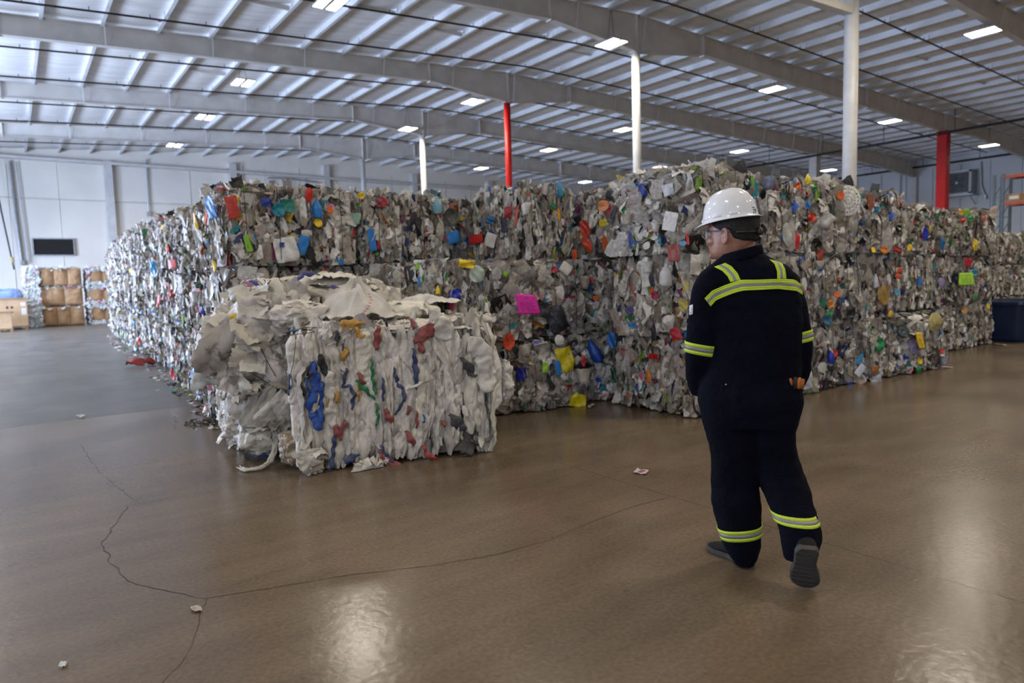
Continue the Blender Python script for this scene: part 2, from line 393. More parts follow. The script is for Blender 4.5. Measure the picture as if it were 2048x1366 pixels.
# bridging flaps between purlins, half way along each bay
me = None
for k in range(-2, 5):
    for i, x in enumerate(PX[:-1]):
        if (i % 2) or x < 3: continue
        y = 1.9+7.62*k+3.6+(.5 if i % 4 else -.4)
        if not (YB+1 < y < YF-1): continue
        if me is None:
            m_ = MB(); m_.box(.03, 1.5, -.02, .02, -.16, -.02); me = m_.mesh('purlin_bridging'); me.materials.append(M['beam_paint'])
        p = bpy.data.objects.new('purlin_bridging', me); COL.objects.link(p); p.parent = ceil; p.location = (x, y, float(roofz(x))-.05)
FY = [17.1+7.62*k for k in range(-4, 4)]
def botz(x):
    ks = [(-14, 7.2), (0.3, 8.85), (14.3, 9.62), (18.2, 9.28), (21.8, 9.78), (34, 9.42), (43, 9.2), (47, 9.35), (57.5, 8.6)]
    return float(np.interp(x, [k[0] for k in ks], [k[1] for k in ks]))
def roof_frame(y, name):
    xs = sorted(set(list(np.linspace(XL, XR, 60))+[.3, 14.3, 18.2, 21.8, 34, 43, 47]))
    web = MB(); G0 = []; 
    for x in xs: G0.append((x, botz(x), float(roofz(x))-.26))
    for (a, b) in zip(G0[:-1], G0[1:]):
        for dy0, dy1, w0, w1 in ((-.006, .006, 0, 1),):
            web.add([(a[0], y+dy0, a[1]), (b[0], y+dy0, b[1]), (b[0], y+dy0, b[2]), (a[0], y+dy0, a[2]), (a[0], y+dy1, a[1]), (b[0], y+dy1, b[1]), (b[0], y+dy1, b[2]), (a[0], y+dy1, a[2])],
                    [(0, 1, 2, 3), (7, 6, 5, 4), (0, 4, 5, 1), (3, 2, 6, 7)])
        for i, off in ((1, 0), (2, -.015)):
            web.add([(a[0], y-.12, a[i]+off), (b[0], y-.12, b[i]+off), (b[0], y+.12, b[i]+off), (a[0], y+.12, a[i]+off), (a[0], y-.12, a[i]+off+.015), (b[0], y-.12, b[i]+off+.015), (b[0], y+.12, b[i]+off+.015), (a[0], y+.12, a[i]+off+.015)],
                    [(0, 1, 2, 3), (7, 6, 5, 4), (0, 4, 5, 1), (3, 2, 6, 7)])
    for x in (.3, 14.3, 18.2, 21.8, 34.2, 43):    # stiffener and splice plates
        web.box(x-.012, x+.012, y-.12, y+.12, botz(x)-.04, float(roofz(x))-.27)
    o = struct(web.build(name, M['beam_paint']))
    br = MB()
    for i, x in enumerate(PX):
        if i % 2 == 0 and x > 0:
            br.bar((x, y-.30, float(roofz(x))-.22), (x+.02, y-.12, botz(x)+.02), .035, .006)
            br.bar((x, y+.30, float(roofz(x))-.22), (x+.02, y+.12, botz(x)+.02), .035, .006)
    br.build('flange_brace', M['purlin'], o)
    return o
for i, y in enumerate(FY):
    roof_frame(y, 'roof_beam')
# sprinkler branch pipes, one each side of every beam
def branch(y, lab):
    e = empty('sprinkler_pipe', (0, y, 0)); tag(e, lab, 'pipe', 'sprinkler pipes under the roof')
    pts = [(x, 0, float(roofz(x))-.46) for x in np.linspace(-12, 57, 24)]
    MB().tube(pts, .03, 6).build('pipe_run', M['pipe'], e, True)
    hd = MB(); cp = MB()
    for i, x in enumerate(np.arange(-10, 56, 1.55)):
        z = float(roofz(x))-.46
        hd.tube([(x, 0, z), (x, 0, z+.12)], .012, 5)
        if i % 2: hd.tube([(x+.4, 0, z), (x+.4, 0, z+.30)], .006, 4)
        if i % 3 == 0: MB().tube([(x+.2, 0, z-.0), (x+.3, 0, z-.0)], .043, 8).build('pipe_coupling', M['rust'], e)
    hd.build('sprinkler_head', M['pipe'], e)['kind'] = 'stuff'
names = ['first', 'second', 'third', 'fourth', 'fifth']
bl = [('above the near end of the hall, nearest pipe overhead', 6.9), ('just before the beam on the thick white round column', 12.2), ('just in front of the beam on the slim white column', 15.4), ('behind the beam on the slim white column', 19.8),
      ('in front of the beam held by the red round column', 23.0), ('behind the beam held by the red round column', 27.2), ('two beams before the far white wall, its near side', 30.8), ('two beams before the far white wall, its far side', 34.8),
      ('near side of the last beam before the far white wall', 38.4), ('close to the far white wall, beyond the last beam', 43.6)]
for t, y in bl: branch(y, 'thin black sprinkler pipe '+t)
def main_pipe(x, z, y0, y1, lab):
    e = empty('main_pipe', (x, 0, z)); tag(e, lab, 'pipe')
    MB().tube([(0, y0, 0), (0, (y0+y1)/2, 0), (0, y1, 0)], .07, 8).build('pipe_run', M['pipe'], e, True)
    for y in np.arange(y0+1, y1, 3.8): MB().tube([(0, y, 0), (0, y, float(roofz(x))-z)], .02, 5).build('pipe_hanger', M['pipe'], e)
    for y in np.arange(y0+2.2, y1, 5.5): MB().tube([(0, y, 0), (0, y+.12, 0)], .095, 10).build('pipe_coupling', M['rust'], e)
main_pipe(42.6, 9.05, 4, 47.0, 'thick black sprinkler main running past the tops of the square columns')
main_pipe(XR-.7, 9.35, 4, 47.0, 'thick black sprinkler main along the top of the right wall')

# ------------------------------------------------------------------ columns
def round_col(y, m, r, lab, x=18.2):
    e = empty('round_column', (x, y, 0)); tag(e, lab, 'column', 'round columns under the roof ridge', 'thing')
    h = botz(x)-.02
    MB().tube([(0, 0, .012), (0, 0, h/2), (0, 0, h)], r, 24).build('column_shaft', m, e, True)
    MB().box(-.22, .22, -.2, .2, 0, .02).build('base_plate', m, e); MB().box(-.2, .2, -.14, .14, h-.0, h+.02).build('cap_plate', M['white_paint'], e)
    return e
def square_col(y, m, lab, x=43.0):
    e = empty('square_column', (x, y, 0)); tag(e, lab, 'column', 'square columns along the right aisle', 'thing')
    h = botz(x)-.02; w = .26
    MB().box(-w, w, -w, w, .012, h).build('column_shaft', m, e, bevel=.02); MB().box(-.36, .36, -.36, .36, 0, .02).build('base_plate', m, e); MB().box(-.3, .3, -.3, .3, h, h+.02).build('cap_plate', m, e)
    return e
c_ = round_col(9.5, M['white_paint'], .175, 'thick white round column nearest the hard-hatted worker, rising out of frame')
MB().bar((-.16, 0, 8.20), (-5.4, 0, 7.95), .24, .20).bar((-5.3, 0, 7.95), (-5.3, 0, 9.3), .10).build('brace_strut', M['beam_paint'], c_)
round_col(17.1, M['white_paint'], .145, 'slim white round column rising left of the worker behind the tallest bales')
round_col(24.75, M['red_paint'], .145, 'red round column behind the middle of the bale wall')
round_col(32.4, M['white_paint'], .145, 'white round column just left of the red round column')
round_col(40.0, M['white_paint'], .145, 'farthest white round column close to the far wall')
square_col(17.1, M['red_paint'], 'wide bright red square column in front of the wall fan unit')
square_col(24.75, M['white_paint'], 'white square column seen between the slim and the thick round column')
square_col(32.4, M['red_paint'], 'distant red square column barely showing over the bales')
square_col(40.0, M['white_paint'], 'farthest square column, white, almost hidden over the bales')

# ------------------------------------------------------------------ ceiling lamps
RL = {27.1: 'in the row between the white and square columns', 17.0: 'in the row along the roof ridge', 7.6: 'in the leftmost visible row of the roof', 37.1: 'in the row close to the square columns', 47.7: 'in the row by the right wall', -2.5: 'in the row near the dock doors'}
ORD = ['nearest', 'second nearest', 'third nearest', 'fourth nearest', 'fifth nearest', 'sixth nearest', 'farthest']
lam_me = {}
def lamp(x, y, z, n):
    e = empty('ceiling_lamp', (x, y, z)); tag(e, 'double-panel lamp, %s %s' % (ORD[n], RL[x]), 'lamp', 'ceiling lamps of the hall')
    if not lam_me:
        mb = MB()
        mb.box(-.34, -.04, -.46, .46, .0, .045).box(.04, .34, -.46, .46, 0, .045).box(-.12, .12, -.2, .2, .045, .11)
        lam_me['h'] = mb.mesh('housing'); lam_me['h'].materials.append(M['housing'])
        lam_me['p'] = MB().box(-.32, -.06, -.44, .44, -.015, -.001).mesh('led_panel'); lam_me['p'].materials.append(M['led'])
        lam_me['q'] = MB().box(.06, .32, -.44, .44, -.015, -.001).mesh('led_panel'); lam_me['q'].materials.append(M['led'])
        lam_me['l'] = bpy.data.lights.new('lamp_light', 'AREA'); l = lam_me['l']; l.shape = 'RECTANGLE'; l.size = .64; l.size_y = .88; l.energy = LAMP_W; l.color = (1.0, .90, .74); l.spread = math.radians(160)
    for nm, k in (('housing', 'h'), ('led_panel', 'p'), ('led_panel', 'q')):
        o = bpy.data.objects.new(nm, lam_me[k]); COL.objects.link(o); o.parent = e
    o = bpy.data.objects.new('lamp_light', lam_me['l']); COL.objects.link(o); o.parent = e; o.location = (0, 0, -.03)
    dz = float(roofz(x))-.1-z
    MB().tube([(-.15, 0, .1), (0, 0, max(.2, dz))], .006, 4).tube([(.15, 0, .1), (0, 0, max(.2, dz))], .006, 4).build('hanging_wire', M['dark'], e)
cnt = {}
for (x, y, z) in sorted(LAMPS, key=lambda q: (q[1] < 6.1, q[0], q[1])):
    if y > 6:
        lamp(x, y, z, cnt.get(x, 0)); cnt[x] = cnt.get(x, 0)+1
    else:
        l = bpy.data.objects.new('lamp_light', None) if False else None
        e = empty('ceiling_lamp', (x, y, z)); tag(e, 'bright double-panel ceiling lamp above the open floor behind the viewer', 'lamp', 'ceiling lamps behind the viewer')
        for nm, k in (('housing', 'h'), ('led_panel', 'p'), ('led_panel', 'q')):
            if k in lam_me: o = bpy.data.objects.new(nm, lam_me[k]); COL.objects.link(o); o.parent = e
        if 'l' in lam_me:
            o = bpy.data.objects.new('lamp_light', lam_me['l']); COL.objects.link(o); o.parent = e; o.location = (0, 0, -.03)
# ------------------------------------------------------------------ bales of mixed plastic
def pick_col(r, style):
    """(rgb, see-through) of one scrap, in linear colour"""
    t = r.random()
    pal = [(.55, .02, .02), (.65, .10, .02), (.02, .10, .50), (.03, .22, .55), (.70, .50, .02), (.03, .22, .06), (.02, .25, .28), (.20, .03, .12), (.02, .03, .12), (.30, .12, .03), (.20, .42, .04), (.55, .18, .25)]
    if t < (.115 if style == 'L' else .10): return pal[r.randrange(len(pal))], r.choice((0, 0, .3))
    if t < .145: v = r.uniform(.01, .05); return (v, v, v*1.05), 0
    if t < .42: v = r.uniform(.52, .84); return (v, v*.97, v*.91), 0.05
    if t < .75:
        v = r.uniform(.32, .62); return (v, v*r.uniform(.90, .96), v*r.uniform(.76, .90)), r.uniform(.1, .6)
    v = r.uniform(.22, .46); return (v, v*r.uniform(.82, .90), v*r.uniform(.62, .78)), r.uniform(0, .5)

def patches(C, N, ang, A, B, rgba, seed, g=5, crump=.25, bend=.5, disc=.4, jitter=.25):
    """a crumpled sheet for every row of C: centre C, normal N, turned by ang in its plane, half sizes A, B"""
    rs = np.random.RandomState(seed); n = len(C)
    N = N/np.linalg.norm(N, axis=1, keepdims=True)
    up = np.tile(np.array([0, 0, 1.]), (n, 1)); alt = np.abs(N[:, 2]) > .85; up[alt] = [1., 0, 0]
    X = np.cross(up, N); X /= np.linalg.norm(X, axis=1, keepdims=True); Y = np.cross(N, X)
    ca, sa = np.cos(ang)[:, None], np.sin(ang)[:, None]
    X, Y = X*ca+Y*sa, -X*sa+Y*ca
    t = np.linspace(-1, 1, g); U, V = np.meshgrid(t, t, indexing='ij'); U = U.ravel(); V = V.ravel()
    dU = U*np.sqrt(1-V*V/2); dV = V*np.sqrt(1-U*U/2)
    isd = (rs.rand(n) < disc)[:, None]
    u = np.where(isd, dU, U); v = np.where(isd, dV, V)
    u = u+rs.uniform(-jitter, jitter, (n, g*g))*2/(g-1); v = v+rs.uniform(-jitter, jitter, (n, g*g))*2/(g-1)
    ph = rs.uniform(0, 6.28, (n, 4)); fr = rs.uniform(1.2, 4.2, (n, 4))
    z = np.abs(np.sin(u*fr[:, :1]+v*fr[:, 1:2]*.6+ph[:, :1]))-.5+.6*np.sin(v*fr[:, 2:3]-u*fr[:, 3:]*.5+ph[:, 2:3])+rs.uniform(-.35, .35, (n, g*g))
    S = np.minimum(A, B)[:, None]
    z = z*S*crump*rs.uniform(.5, 1.6, (n, 1))-bend*S*(u*u*rs.uniform(-.2, 1, (n, 1))+v*v*rs.uniform(-.2, .6, (n, 1)))
    P = C[:, None]+X[:, None]*(u*A[:, None])[..., None]+Y[:, None]*(v*B[:, None])[..., None]+N[:, None]*z[..., None]
    q = np.arange(g*g).reshape(g, g); f = np.stack([q[:-1, :-1], q[1:, :-1], q[1:, 1:], q[:-1, 1:]], -1).reshape(-1, 4)
    F = (f[None]+(np.arange(n)*g*g)[:, None, None]).reshape(-1, 4)
    return P.reshape(-1, 3), F, np.repeat(rgba, g*g, axis=0)

def lathes(C, AX, R, prof, rgba, seed, k=9, squash=.5, g=None):
    """crushed cups, tubs, bottles and lids: one profile turned round an axis and squashed"""
    rs = np.random.RandomState(seed); n = len(C); m = len(prof)
    AX = AX/np.linalg.norm(AX, axis=1, keepdims=True); t = rs.normal(size=(n, 3)); X = np.cross(AX, t); X /= np.linalg.norm(X, axis=1, keepdims=True); Y = np.cross(AX, X)
    th = np.linspace(0, 2*np.pi, k+1)[:-1]; pr = np.array(prof)
    sq = rs.uniform(squash, 1, (n, 1, 1)); rr = pr[:, 0][None, :, None]*(1+rs.uniform(-.18, .18, (n, m, k)))
    x = rr*np.cos(th)*R[:, None, None]; y = rr*np.sin(th)*R[:, None, None]*sq; z = pr[:, 1][None, :, None]*R[:, None, None]*np.ones((1, 1, k))+x*rs.uniform(-.3, .3, (n, 1, 1))
    P = C[:, None, None]+X[:, None, None]*x[..., None]+Y[:, None, None]*y[..., None]+AX[:, None, None]*z[..., None]
    q = np.arange(m*k).reshape(m, k); q2 = np.roll(q, -1, 1); f = np.stack([q[:-1], q2[:-1], q2[1:], q[1:]], -1).reshape(-1, 4)
    F = (f[None]+(np.arange(n)*m*k)[:, None, None]).reshape(-1, 4)
    return P.reshape(-1, 3), F, np.repeat(rgba, m*k, axis=0)
CUP = [(.02, 0), (.62, 0), (.68, .5), (.82, 1.1), (.98, 1.75), (1.0, 1.8)]
BOTTLE = [(.05, 0), (.9, .02), (1, .3), (1, 1.5), (.95, 2.2), (.6, 2.9), (.32, 3.3), (.32, 3.7)]
LID = [(.02, .03), (.6, .03), (.82, 0), (.9, .10), (1.0, .12), (1.0, -.02)]
BW, BD, BH = 1.22, 1.16, .83
def face_points(rs, n, W, D, H, jump=.03):
    areas = np.array([W*H, W*H, D*H, D*H, W*D*.55]); fi = rs.choice(5, n, p=areas/areas.sum())
    a = rs.uniform(-.5, .5, n); b = rs.uniform(-.5, .5, n); z0 = np.zeros(n)
    nr = np.array([[0, -1, 0], [0, 1, 0], [-1, 0, 0], [1, 0, 0], [0, 0, 1.]])[fi]
    P = np.zeros((n, 3))
    for k in range(5):
        m = fi == k
        if k < 2: P[m] = np.stack([a[m]*W, np.full(m.sum(), D/2*(-1 if k == 0 else 1)), (b[m]+.5)*H], 1)
        elif k < 4: P[m] = np.stack([np.full(m.sum(), W/2*(-1 if k == 2 else 1)), a[m]*D, (b[m]+.5)*H], 1)
        else: P[m] = np.stack([a[m]*W, b[m]*D, np.full(m.sum(), H)], 1)
    # rounded edges: pull the points near an edge inwards, and a lumpy face
    for ax, L in ((0, W/2), (1, D/2)):
        z = np.clip((np.abs(P[:, 2]-H/2)-(H/2-.16))/.16, 0, 1)
        o_ = np.clip((np.abs(P[:, 1-ax])-((D if ax == 0 else W)/2-.14))/.14, 0, 1)
        P[:, ax] -= np.sign(P[:, ax])*(np.abs(P[:, ax]) > L-.06)*(z*z*.10+o_*o_*.05)
    return P, nr, fi
def bale_mesh(seed, style, top=False):
    rs = np.random.RandomState(seed); r = random.Random(seed); W, D, H = BW, BD, BH
    Vs, Fs, Cs = [], [], []; off = 0
    def put(t):
        nonlocal off
        Vs.append(t[0]); Fs.append(t[1]+off); Cs.append(t[2]); off += len(t[0])
    n = 1700 if style == 'L' else 1150
    P, nr, fi = face_points(rs, n, W-.07, D-.07, H-.03)
    lump = fbm(P*3.1+seed, seed, 2)[:, None]-.5
    P = P+nr*(lump*.17+rs.uniform(-.035, .035, (n, 1)))
    P[:, 2] = np.clip(P[:, 2], .03, None)
    if style == 'L':
        A = rs.uniform(.016, .055, n); B = A*rs.uniform(1.0, 3.0, n); ang = rs.normal(0, .35, n); tilt = rs.normal(0, .65, (n, 3)); tilt[:, 2] *= .4
    else:
        A = rs.uniform(.025, .10, n)**1.0; B = A*rs.uniform(.8, 1.8, n); ang = rs.uniform(-1.6, 1.6, n); tilt = rs.normal(0, .42, (n, 3))
    big = rs.rand(n) < .07; A[big] *= 1.6; B[big] *= 1.5
    N = nr+tilt
    cl = np.array([(*c, a) for c, a in (pick_col(r, style) for _ in range(n))])
    acc = (cl[:, :3].max(1)-cl[:, :3].min(1)) > .12; A[acc] *= .72; B[acc] *= .75
    put(patches(P, N, ang, A, B, cl, seed+1))
    # sticking out along the rim and the corners
    n2 = 220; P2, nr2, _ = face_points(rs, n2, W-.03, D-.03, H-(.0 if top else .03))
    P2 = P2+nr2*rs.uniform(.0, .05, (n2, 1)); P2[:, 2] = np.clip(P2[:, 2], .04, None)
    c2 = np.array([(*c, a) for c, a in (pick_col(r, style) for _ in range(n2))])
    put(patches(P2, nr2+rs.normal(0, 1.2, (n2, 3)), rs.uniform(-3, 3, n2), rs.uniform(.012, .04, n2), rs.uniform(.03, .08, n2), c2, seed+2))
    for prof, cnt, r0, r1 in ((LID, 60 if style == 'R' else 26, .02, .06), (CUP, 75 if style == 'R' else 16, .025, .055), (BOTTLE, 60 if style == 'R' else 14, .02, .045)):
        P3, nr3, _ = face_points(rs, cnt, W-.12, D-.12, H-.09)
        P3[:, 2] = np.clip(P3[:, 2], .07, None)
        c3 = np.array([(*c, a*.6) for c, a in (pick_col(r, 'R') for _ in range(cnt))])
        ax = nr3+rs.normal(0, .5, (cnt, 3)) if prof is not BOTTLE else np.cross(nr3, rs.normal(size=(cnt, 3)))+nr3*.3
        put(lathes(P3, ax, rs.uniform(r0, r1, cnt), prof, c3, seed+3))
    V = np.concatenate(Vs); V[:, 2] = np.maximum(V[:, 2], .012+.004*rs.rand(len(V)))
    for ax, L in ((0, W/2-.01), (1, D/2-.01)):
        ex = np.abs(V[:, ax])-L; V[:, ax] = np.where(ex > 0, np.sign(V[:, ax])*(L+np.minimum(ex*.55, .075)), V[:, ax])
    ex = V[:, 2]-H; V[:, 2] = np.where(ex > 0, H+(ex*1.0 if top else np.minimum(ex*.5, .03)), V[:, 2])
    me = np_mesh('plastic_scraps', V, np.concatenate(Fs), np.concatenate(Cs)); me.materials.append(M['plastic'])
    return me
def core_mesh():
    g = 10; t = np.linspace(-.5, .5, g); vs = []; fs = []; off = 0
    A, B = np.meshgrid(t, t, indexing='ij'); W, D, H = BW-.13, BD-.13, BH-.07
    mb = MB()
    for ax, s in ((0, 1), (0, -1), (1, 1), (1, -1), (2, 1), (2, -1)):
        o = np.full_like(A, .5*s); P = [None]*3; P[ax] = o; k = [i for i in range(3) if i != ax]; P[k[0]] = A; P[k[1]] = B
        P = np.stack([P[0]*W, P[1]*D, P[2]*H+H/2+.02], -1)
        c = P-np.array([0, 0, H/2+.02]); P = P+c*(-.06)*(fbm(P*4, 3)[..., None])
        mb.grid(P)
    return mb.mesh('compressed_core', True)
M['core'] = mat('bale_core', (.11, .095, .08), .7, noise=(14, .6))
VAR = {}
def variants():
    cm = core_mesh(); cm.materials.append(M['core'])
    VAR['core'] = cm
    for i in range(4): VAR['L%d' % i] = bale_mesh(100+i*10, 'L')
    for i in range(4): VAR['R%d' % i] = bale_mesh(200+i*10, 'R')
    for i in range(4): VAR['TL%d' % i] = bale_mesh(300+i*10, 'L', True); VAR['TR%d' % i] = bale_mesh(400+i*10, 'R', True)
    # wire loops round a bale, one mesh each place
    for i, x in enumerate((-.42, -.14, .15, .43)):
        w, h = BD/2+.012, BH+.006; pts = [(x, -w, .03), (x+.01, -w-.012, h/2), (x, -w+.02, h-.02), (x, -w+.10, h+.012), (x, w-.10, h+.012), (x, w-.02, h-.02), (x, w+.012, h/2), (x, w, .03)]
        m = MB().tube(pts, .0028, 5).mesh('baling_wire'); m.materials.append(M['wire']); VAR['w%d' % i] = m
variants()
rb = random.Random(31)
BALES = []   # (empty, x0, x1, y0, y1, z0, z1)
def bale(x0, x1, y0, y1, z0, z1, var, lab, group, flip=0, wires=False, tilt=0, name='plastic_bale'):
    cx, cy = (x0+x1)/2, (y0+y1)/2
    e = empty(name, (cx+rb.uniform(-.02, .02), cy+rb.uniform(-.025, .025), z0), math.radians(rb.uniform(-2.2, 2.2))+(math.pi if flip else 0)); z1 += rb.uniform(.0, .03) if z1 < 2.2 else rb.uniform(-.06, .05); tag(e, lab, 'bale', group)
    sx, sy, sz = (x1-x0)/BW, (y1-y0)/BD, (z1-z0)/BH
    e.scale = (sx, sy, sz)
    o = bpy.data.objects.new('compressed_core', VAR['core']); COL.objects.link(o); o.parent = e
    o = bpy.data.objects.new('plastic_scraps', VAR[('T' if z1 > 2.2 else '')+var]); COL.objects.link(o); o.parent = e; o['kind'] = 'stuff'
    if wires:
        for i in range(4): o = bpy.data.objects.new('baling_wire', VAR['w%d' % i]); COL.objects.link(o); o.parent = e
    BALES.append((e, x0, x1, y0, y1, z0, z1)); return e
TZ = [(.0, .78), (.80, 1.66), (1.68, 2.50)]
TN = ['bottom', 'middle', 'top']
# the long row on the left: side faces stand along the drive lane
y = 7.42; k = 0
while y < 28.5:
    x = float(np.interp(y, [7.4, 9.7, 13.5, 16.5, 21.9, 28.1], [1.80, 1.98, 2.28, 2.38, 2.55, 2.98]))
    d = 1.2
    for t in range(3):
        z0, z1 = TZ[t]; ex = .0 if y < 10 else .10+min(.22, (y-10)*.03)
        z0 += ex*t/2.2; z1 += ex*(t+1)/2.2
        j = rb.uniform(-.05, .05)
        near = k < 3
        if k == 0: lab = '%s bale at the near corner of the left row, behind the white sack bales' % TN[t]; grp = None
        elif k == 1: lab = '%s bale second from the near corner of the left row' % TN[t]; grp = None
        elif k == 2: lab = '%s bale third from the near corner of the left row' % TN[t]; grp = None
        elif y > 20: lab = 'plastic bale in the %s tier at the far sunlit end of the left row' % TN[t]; grp = 'far %s bales of the left row' % TN[t]
        else: lab = 'plastic bale in the %s tier midway along the left row' % TN[t]; grp = '%s tier bales midway in the left row' % TN[t]
        bale(x+j, x+j+1.5, y+.01, y+d, z0, z1, 'L%d' % rb.randrange(4), lab, grp or 'mixed plastic bales', flip=rb.random() < .5, wires=near)
    y += d+.02; k += 1
# front wall of the left block, seen over the white bales
FL = [(3.32, 4.6), (4.62, 5.86), (5.88, 7.1)]
for i, (a, b) in enumerate(FL):
    for t in range(3):
        if t < 2 and i > 0: continue
        w = ['left of the red column', 'below the red column', 'right of the red column'][i]
        bale(a, b, 7.42+.03*i, 8.6, *TZ[t], 'LR'[i == 1]+str((i+t) % 4), 'mixed plastic bale %s, %s of the set-back stack' % (w, TN[t]), 'mixed plastic bales', flip=(i+t) % 2, wires=True)
# the stepped middle stack with the pink note
for a, b, t, v, fl, lab in ((3.42, 4.42, 0, 'R0', 0, 'bottom bale just behind the right end of the white sack bale'), (4.44, 5.52, 0, 'R1', 0, 'bottom bale with the two yellow bags, under the pink note bale'),
                            (3.42, 4.10, 1, 'R2', 1, 'middle bale peeking above the white sack bale, yellow rag on top'), (4.12, 5.50, 1, 'R3', 0, 'middle bale that carries the pink note')):
    bale(a, b, 5.98-.1*(a > 4.3), 7.30, *TZ[t], v, lab, 'mixed plastic bales', flip=fl, wires=True)
bale(4.78, 5.62, 6.28, 7.36, *TZ[2], 'L1', 'top bale set back above the pink note bale', 'mixed plastic bales', wires=True)
bale(5.56, 6.62, 5.80, 7.0, *TZ[0], 'R2', 'bottom bale in the dark recess between the middle and the tall right stack', 'mixed plastic bales', wires=True)
bale(5.56, 6.62, 5.80, 7.0, *TZ[1], 'R1', 'middle bale in the dark recess between the middle and the tall right stack', 'mixed plastic bales', wires=True)
bale(5.64, 6.9, 6.0, 7.3, *TZ[2], 'L3', 'top bale behind the front corner of the tall right stack', 'mixed plastic bales', wires=True)
# tall stack behind the worker
XS = [(5.52, 6.62), (6.64, 7.74), (7.76, 8.86), (8.88, 9.94)]
for i, (a, b) in enumerate(XS):
    for t in range(3):
        pos = ['at the left front corner', 'directly behind the worker', 'just right of the worker', 'at the right end'][i]
        bale(a-.02*t, b, 4.42+rb.uniform(-.04, .04), 5.66, TZ[t][0], TZ[t][1]+.03, ('L' if (i == 0 and t != 2) else 'R')+str((i*2+t) % 4), '%s bale %s of the tall right-hand stack' % (TN[t], pos), 'mixed plastic bales', flip=(i+t) % 2, wires=True)
bale(9.97, 11.1, 4.34, 5.6, .0, .74, 'R2', 'low bale with the yellow note at the right end of the tall stack', 'mixed plastic bales', wires=True)
bale(11.14, 12.3, 4.7, 5.85, .0, .74, 'R1', 'low bale between the yellow note bale and the right rear stack', 'mixed plastic bales', wires=True)
# rear right stack
XR2 = [(11.5, 12.75), (12.77, 14.0), (14.02, 15.3)]
for i, (a, b) in enumerate(XR2):
    for t in range(3):
        if i == 0 and t == 0: continue
        bale(a, b, 5.12 if i or t else 5.9, 6.3, *TZ[t], ('L' if t == 1 and i == 0 else 'R')+str((i+t*2+1) % 4), '%s bale of the right rear stack, %s' % (TN[t], ['its left end', 'its middle, below the red square column', 'its right end beside the blue bin'][i]), 'mixed plastic bales', flip=(i+t) % 2, wires=True)
for i in range(5):
    for t in range(3):
        bale(17.9+1.25*i, 17.9+1.25*i+1.22, 6.3+.1*i, 7.5+.1*i, TZ[t][0]*.92, TZ[t][1]*.92, 'LR'[t == 1]+str((i+t) % 4), '%s tier plastic bale in the distant row behind the blue bin' % TN[t], 'distant %s bales behind the bin' % TN[t], flip=(i+t) % 2)
# bodies of the blocks behind the front rows
for (a, b, c, d) in ((3.36, 4.58, 8.62, 9.8), (4.62, 5.84, 8.62, 9.8), (6.64, 7.74, 5.7, 6.9), (7.76, 8.86, 5.7, 6.9), (8.88, 9.94, 5.7, 6.9)):
    bale(a, b, c, d, *TZ[2], 'L%d' % rb.randrange(4), 'top tier bale of the second row, hidden behind the front stacks', 'second row top bales')
    for t in (0, 1): bale(a, b, c, d, *TZ[t], 'L%d' % rb.randrange(4), 'lower bale of the second row, hidden behind the front stacks', 'second row lower bales')

# distinct pieces that stand out on the bale faces, each its own part of its bale
def hit_bale(px, py):
    d = ray(px, py); best = None
    for b in BALES:
        e, x0, x1, y0, y1, z0, z1 = b; lo, hi = -1e9, 1e9; ax_ = None
        for k, (p, q) in enumerate(((x0, x1), (y0, y1), (z0, z1))):
            a = (p-CAM[k])/d[k]; c = (q-CAM[k])/d[k]
            if a > c: a, c = c, a
            if a > lo: lo, ax_ = a, k
            hi = min(hi, c)
        if lo < hi and lo > 0 and (best is None or lo < best[0]): best = (lo, b, ax_)
    return best, d
PMAT = {}
def pmat(c, rough=.35, bump=(30, .4)):
    key = (c, rough)
    if key not in PMAT: PMAT[key] = mat('piece_'+'_'.join('%02d' % int(v*99) for v in c), c, rough, noise=(18, .18), bump=bump)
    return PMAT[key]
def local(e, P):
    P = np.asarray(P, float)-np.array(e.location); a = -e.rotation_euler[2]; x = P[..., 0]*math.cos(a)-P[..., 1]*math.sin(a); y = P[..., 0]*math.sin(a)+P[..., 1]*math.cos(a)
    return np.stack([x/e.scale[0], y/e.scale[1], P[..., 2]/e.scale[2]], -1)
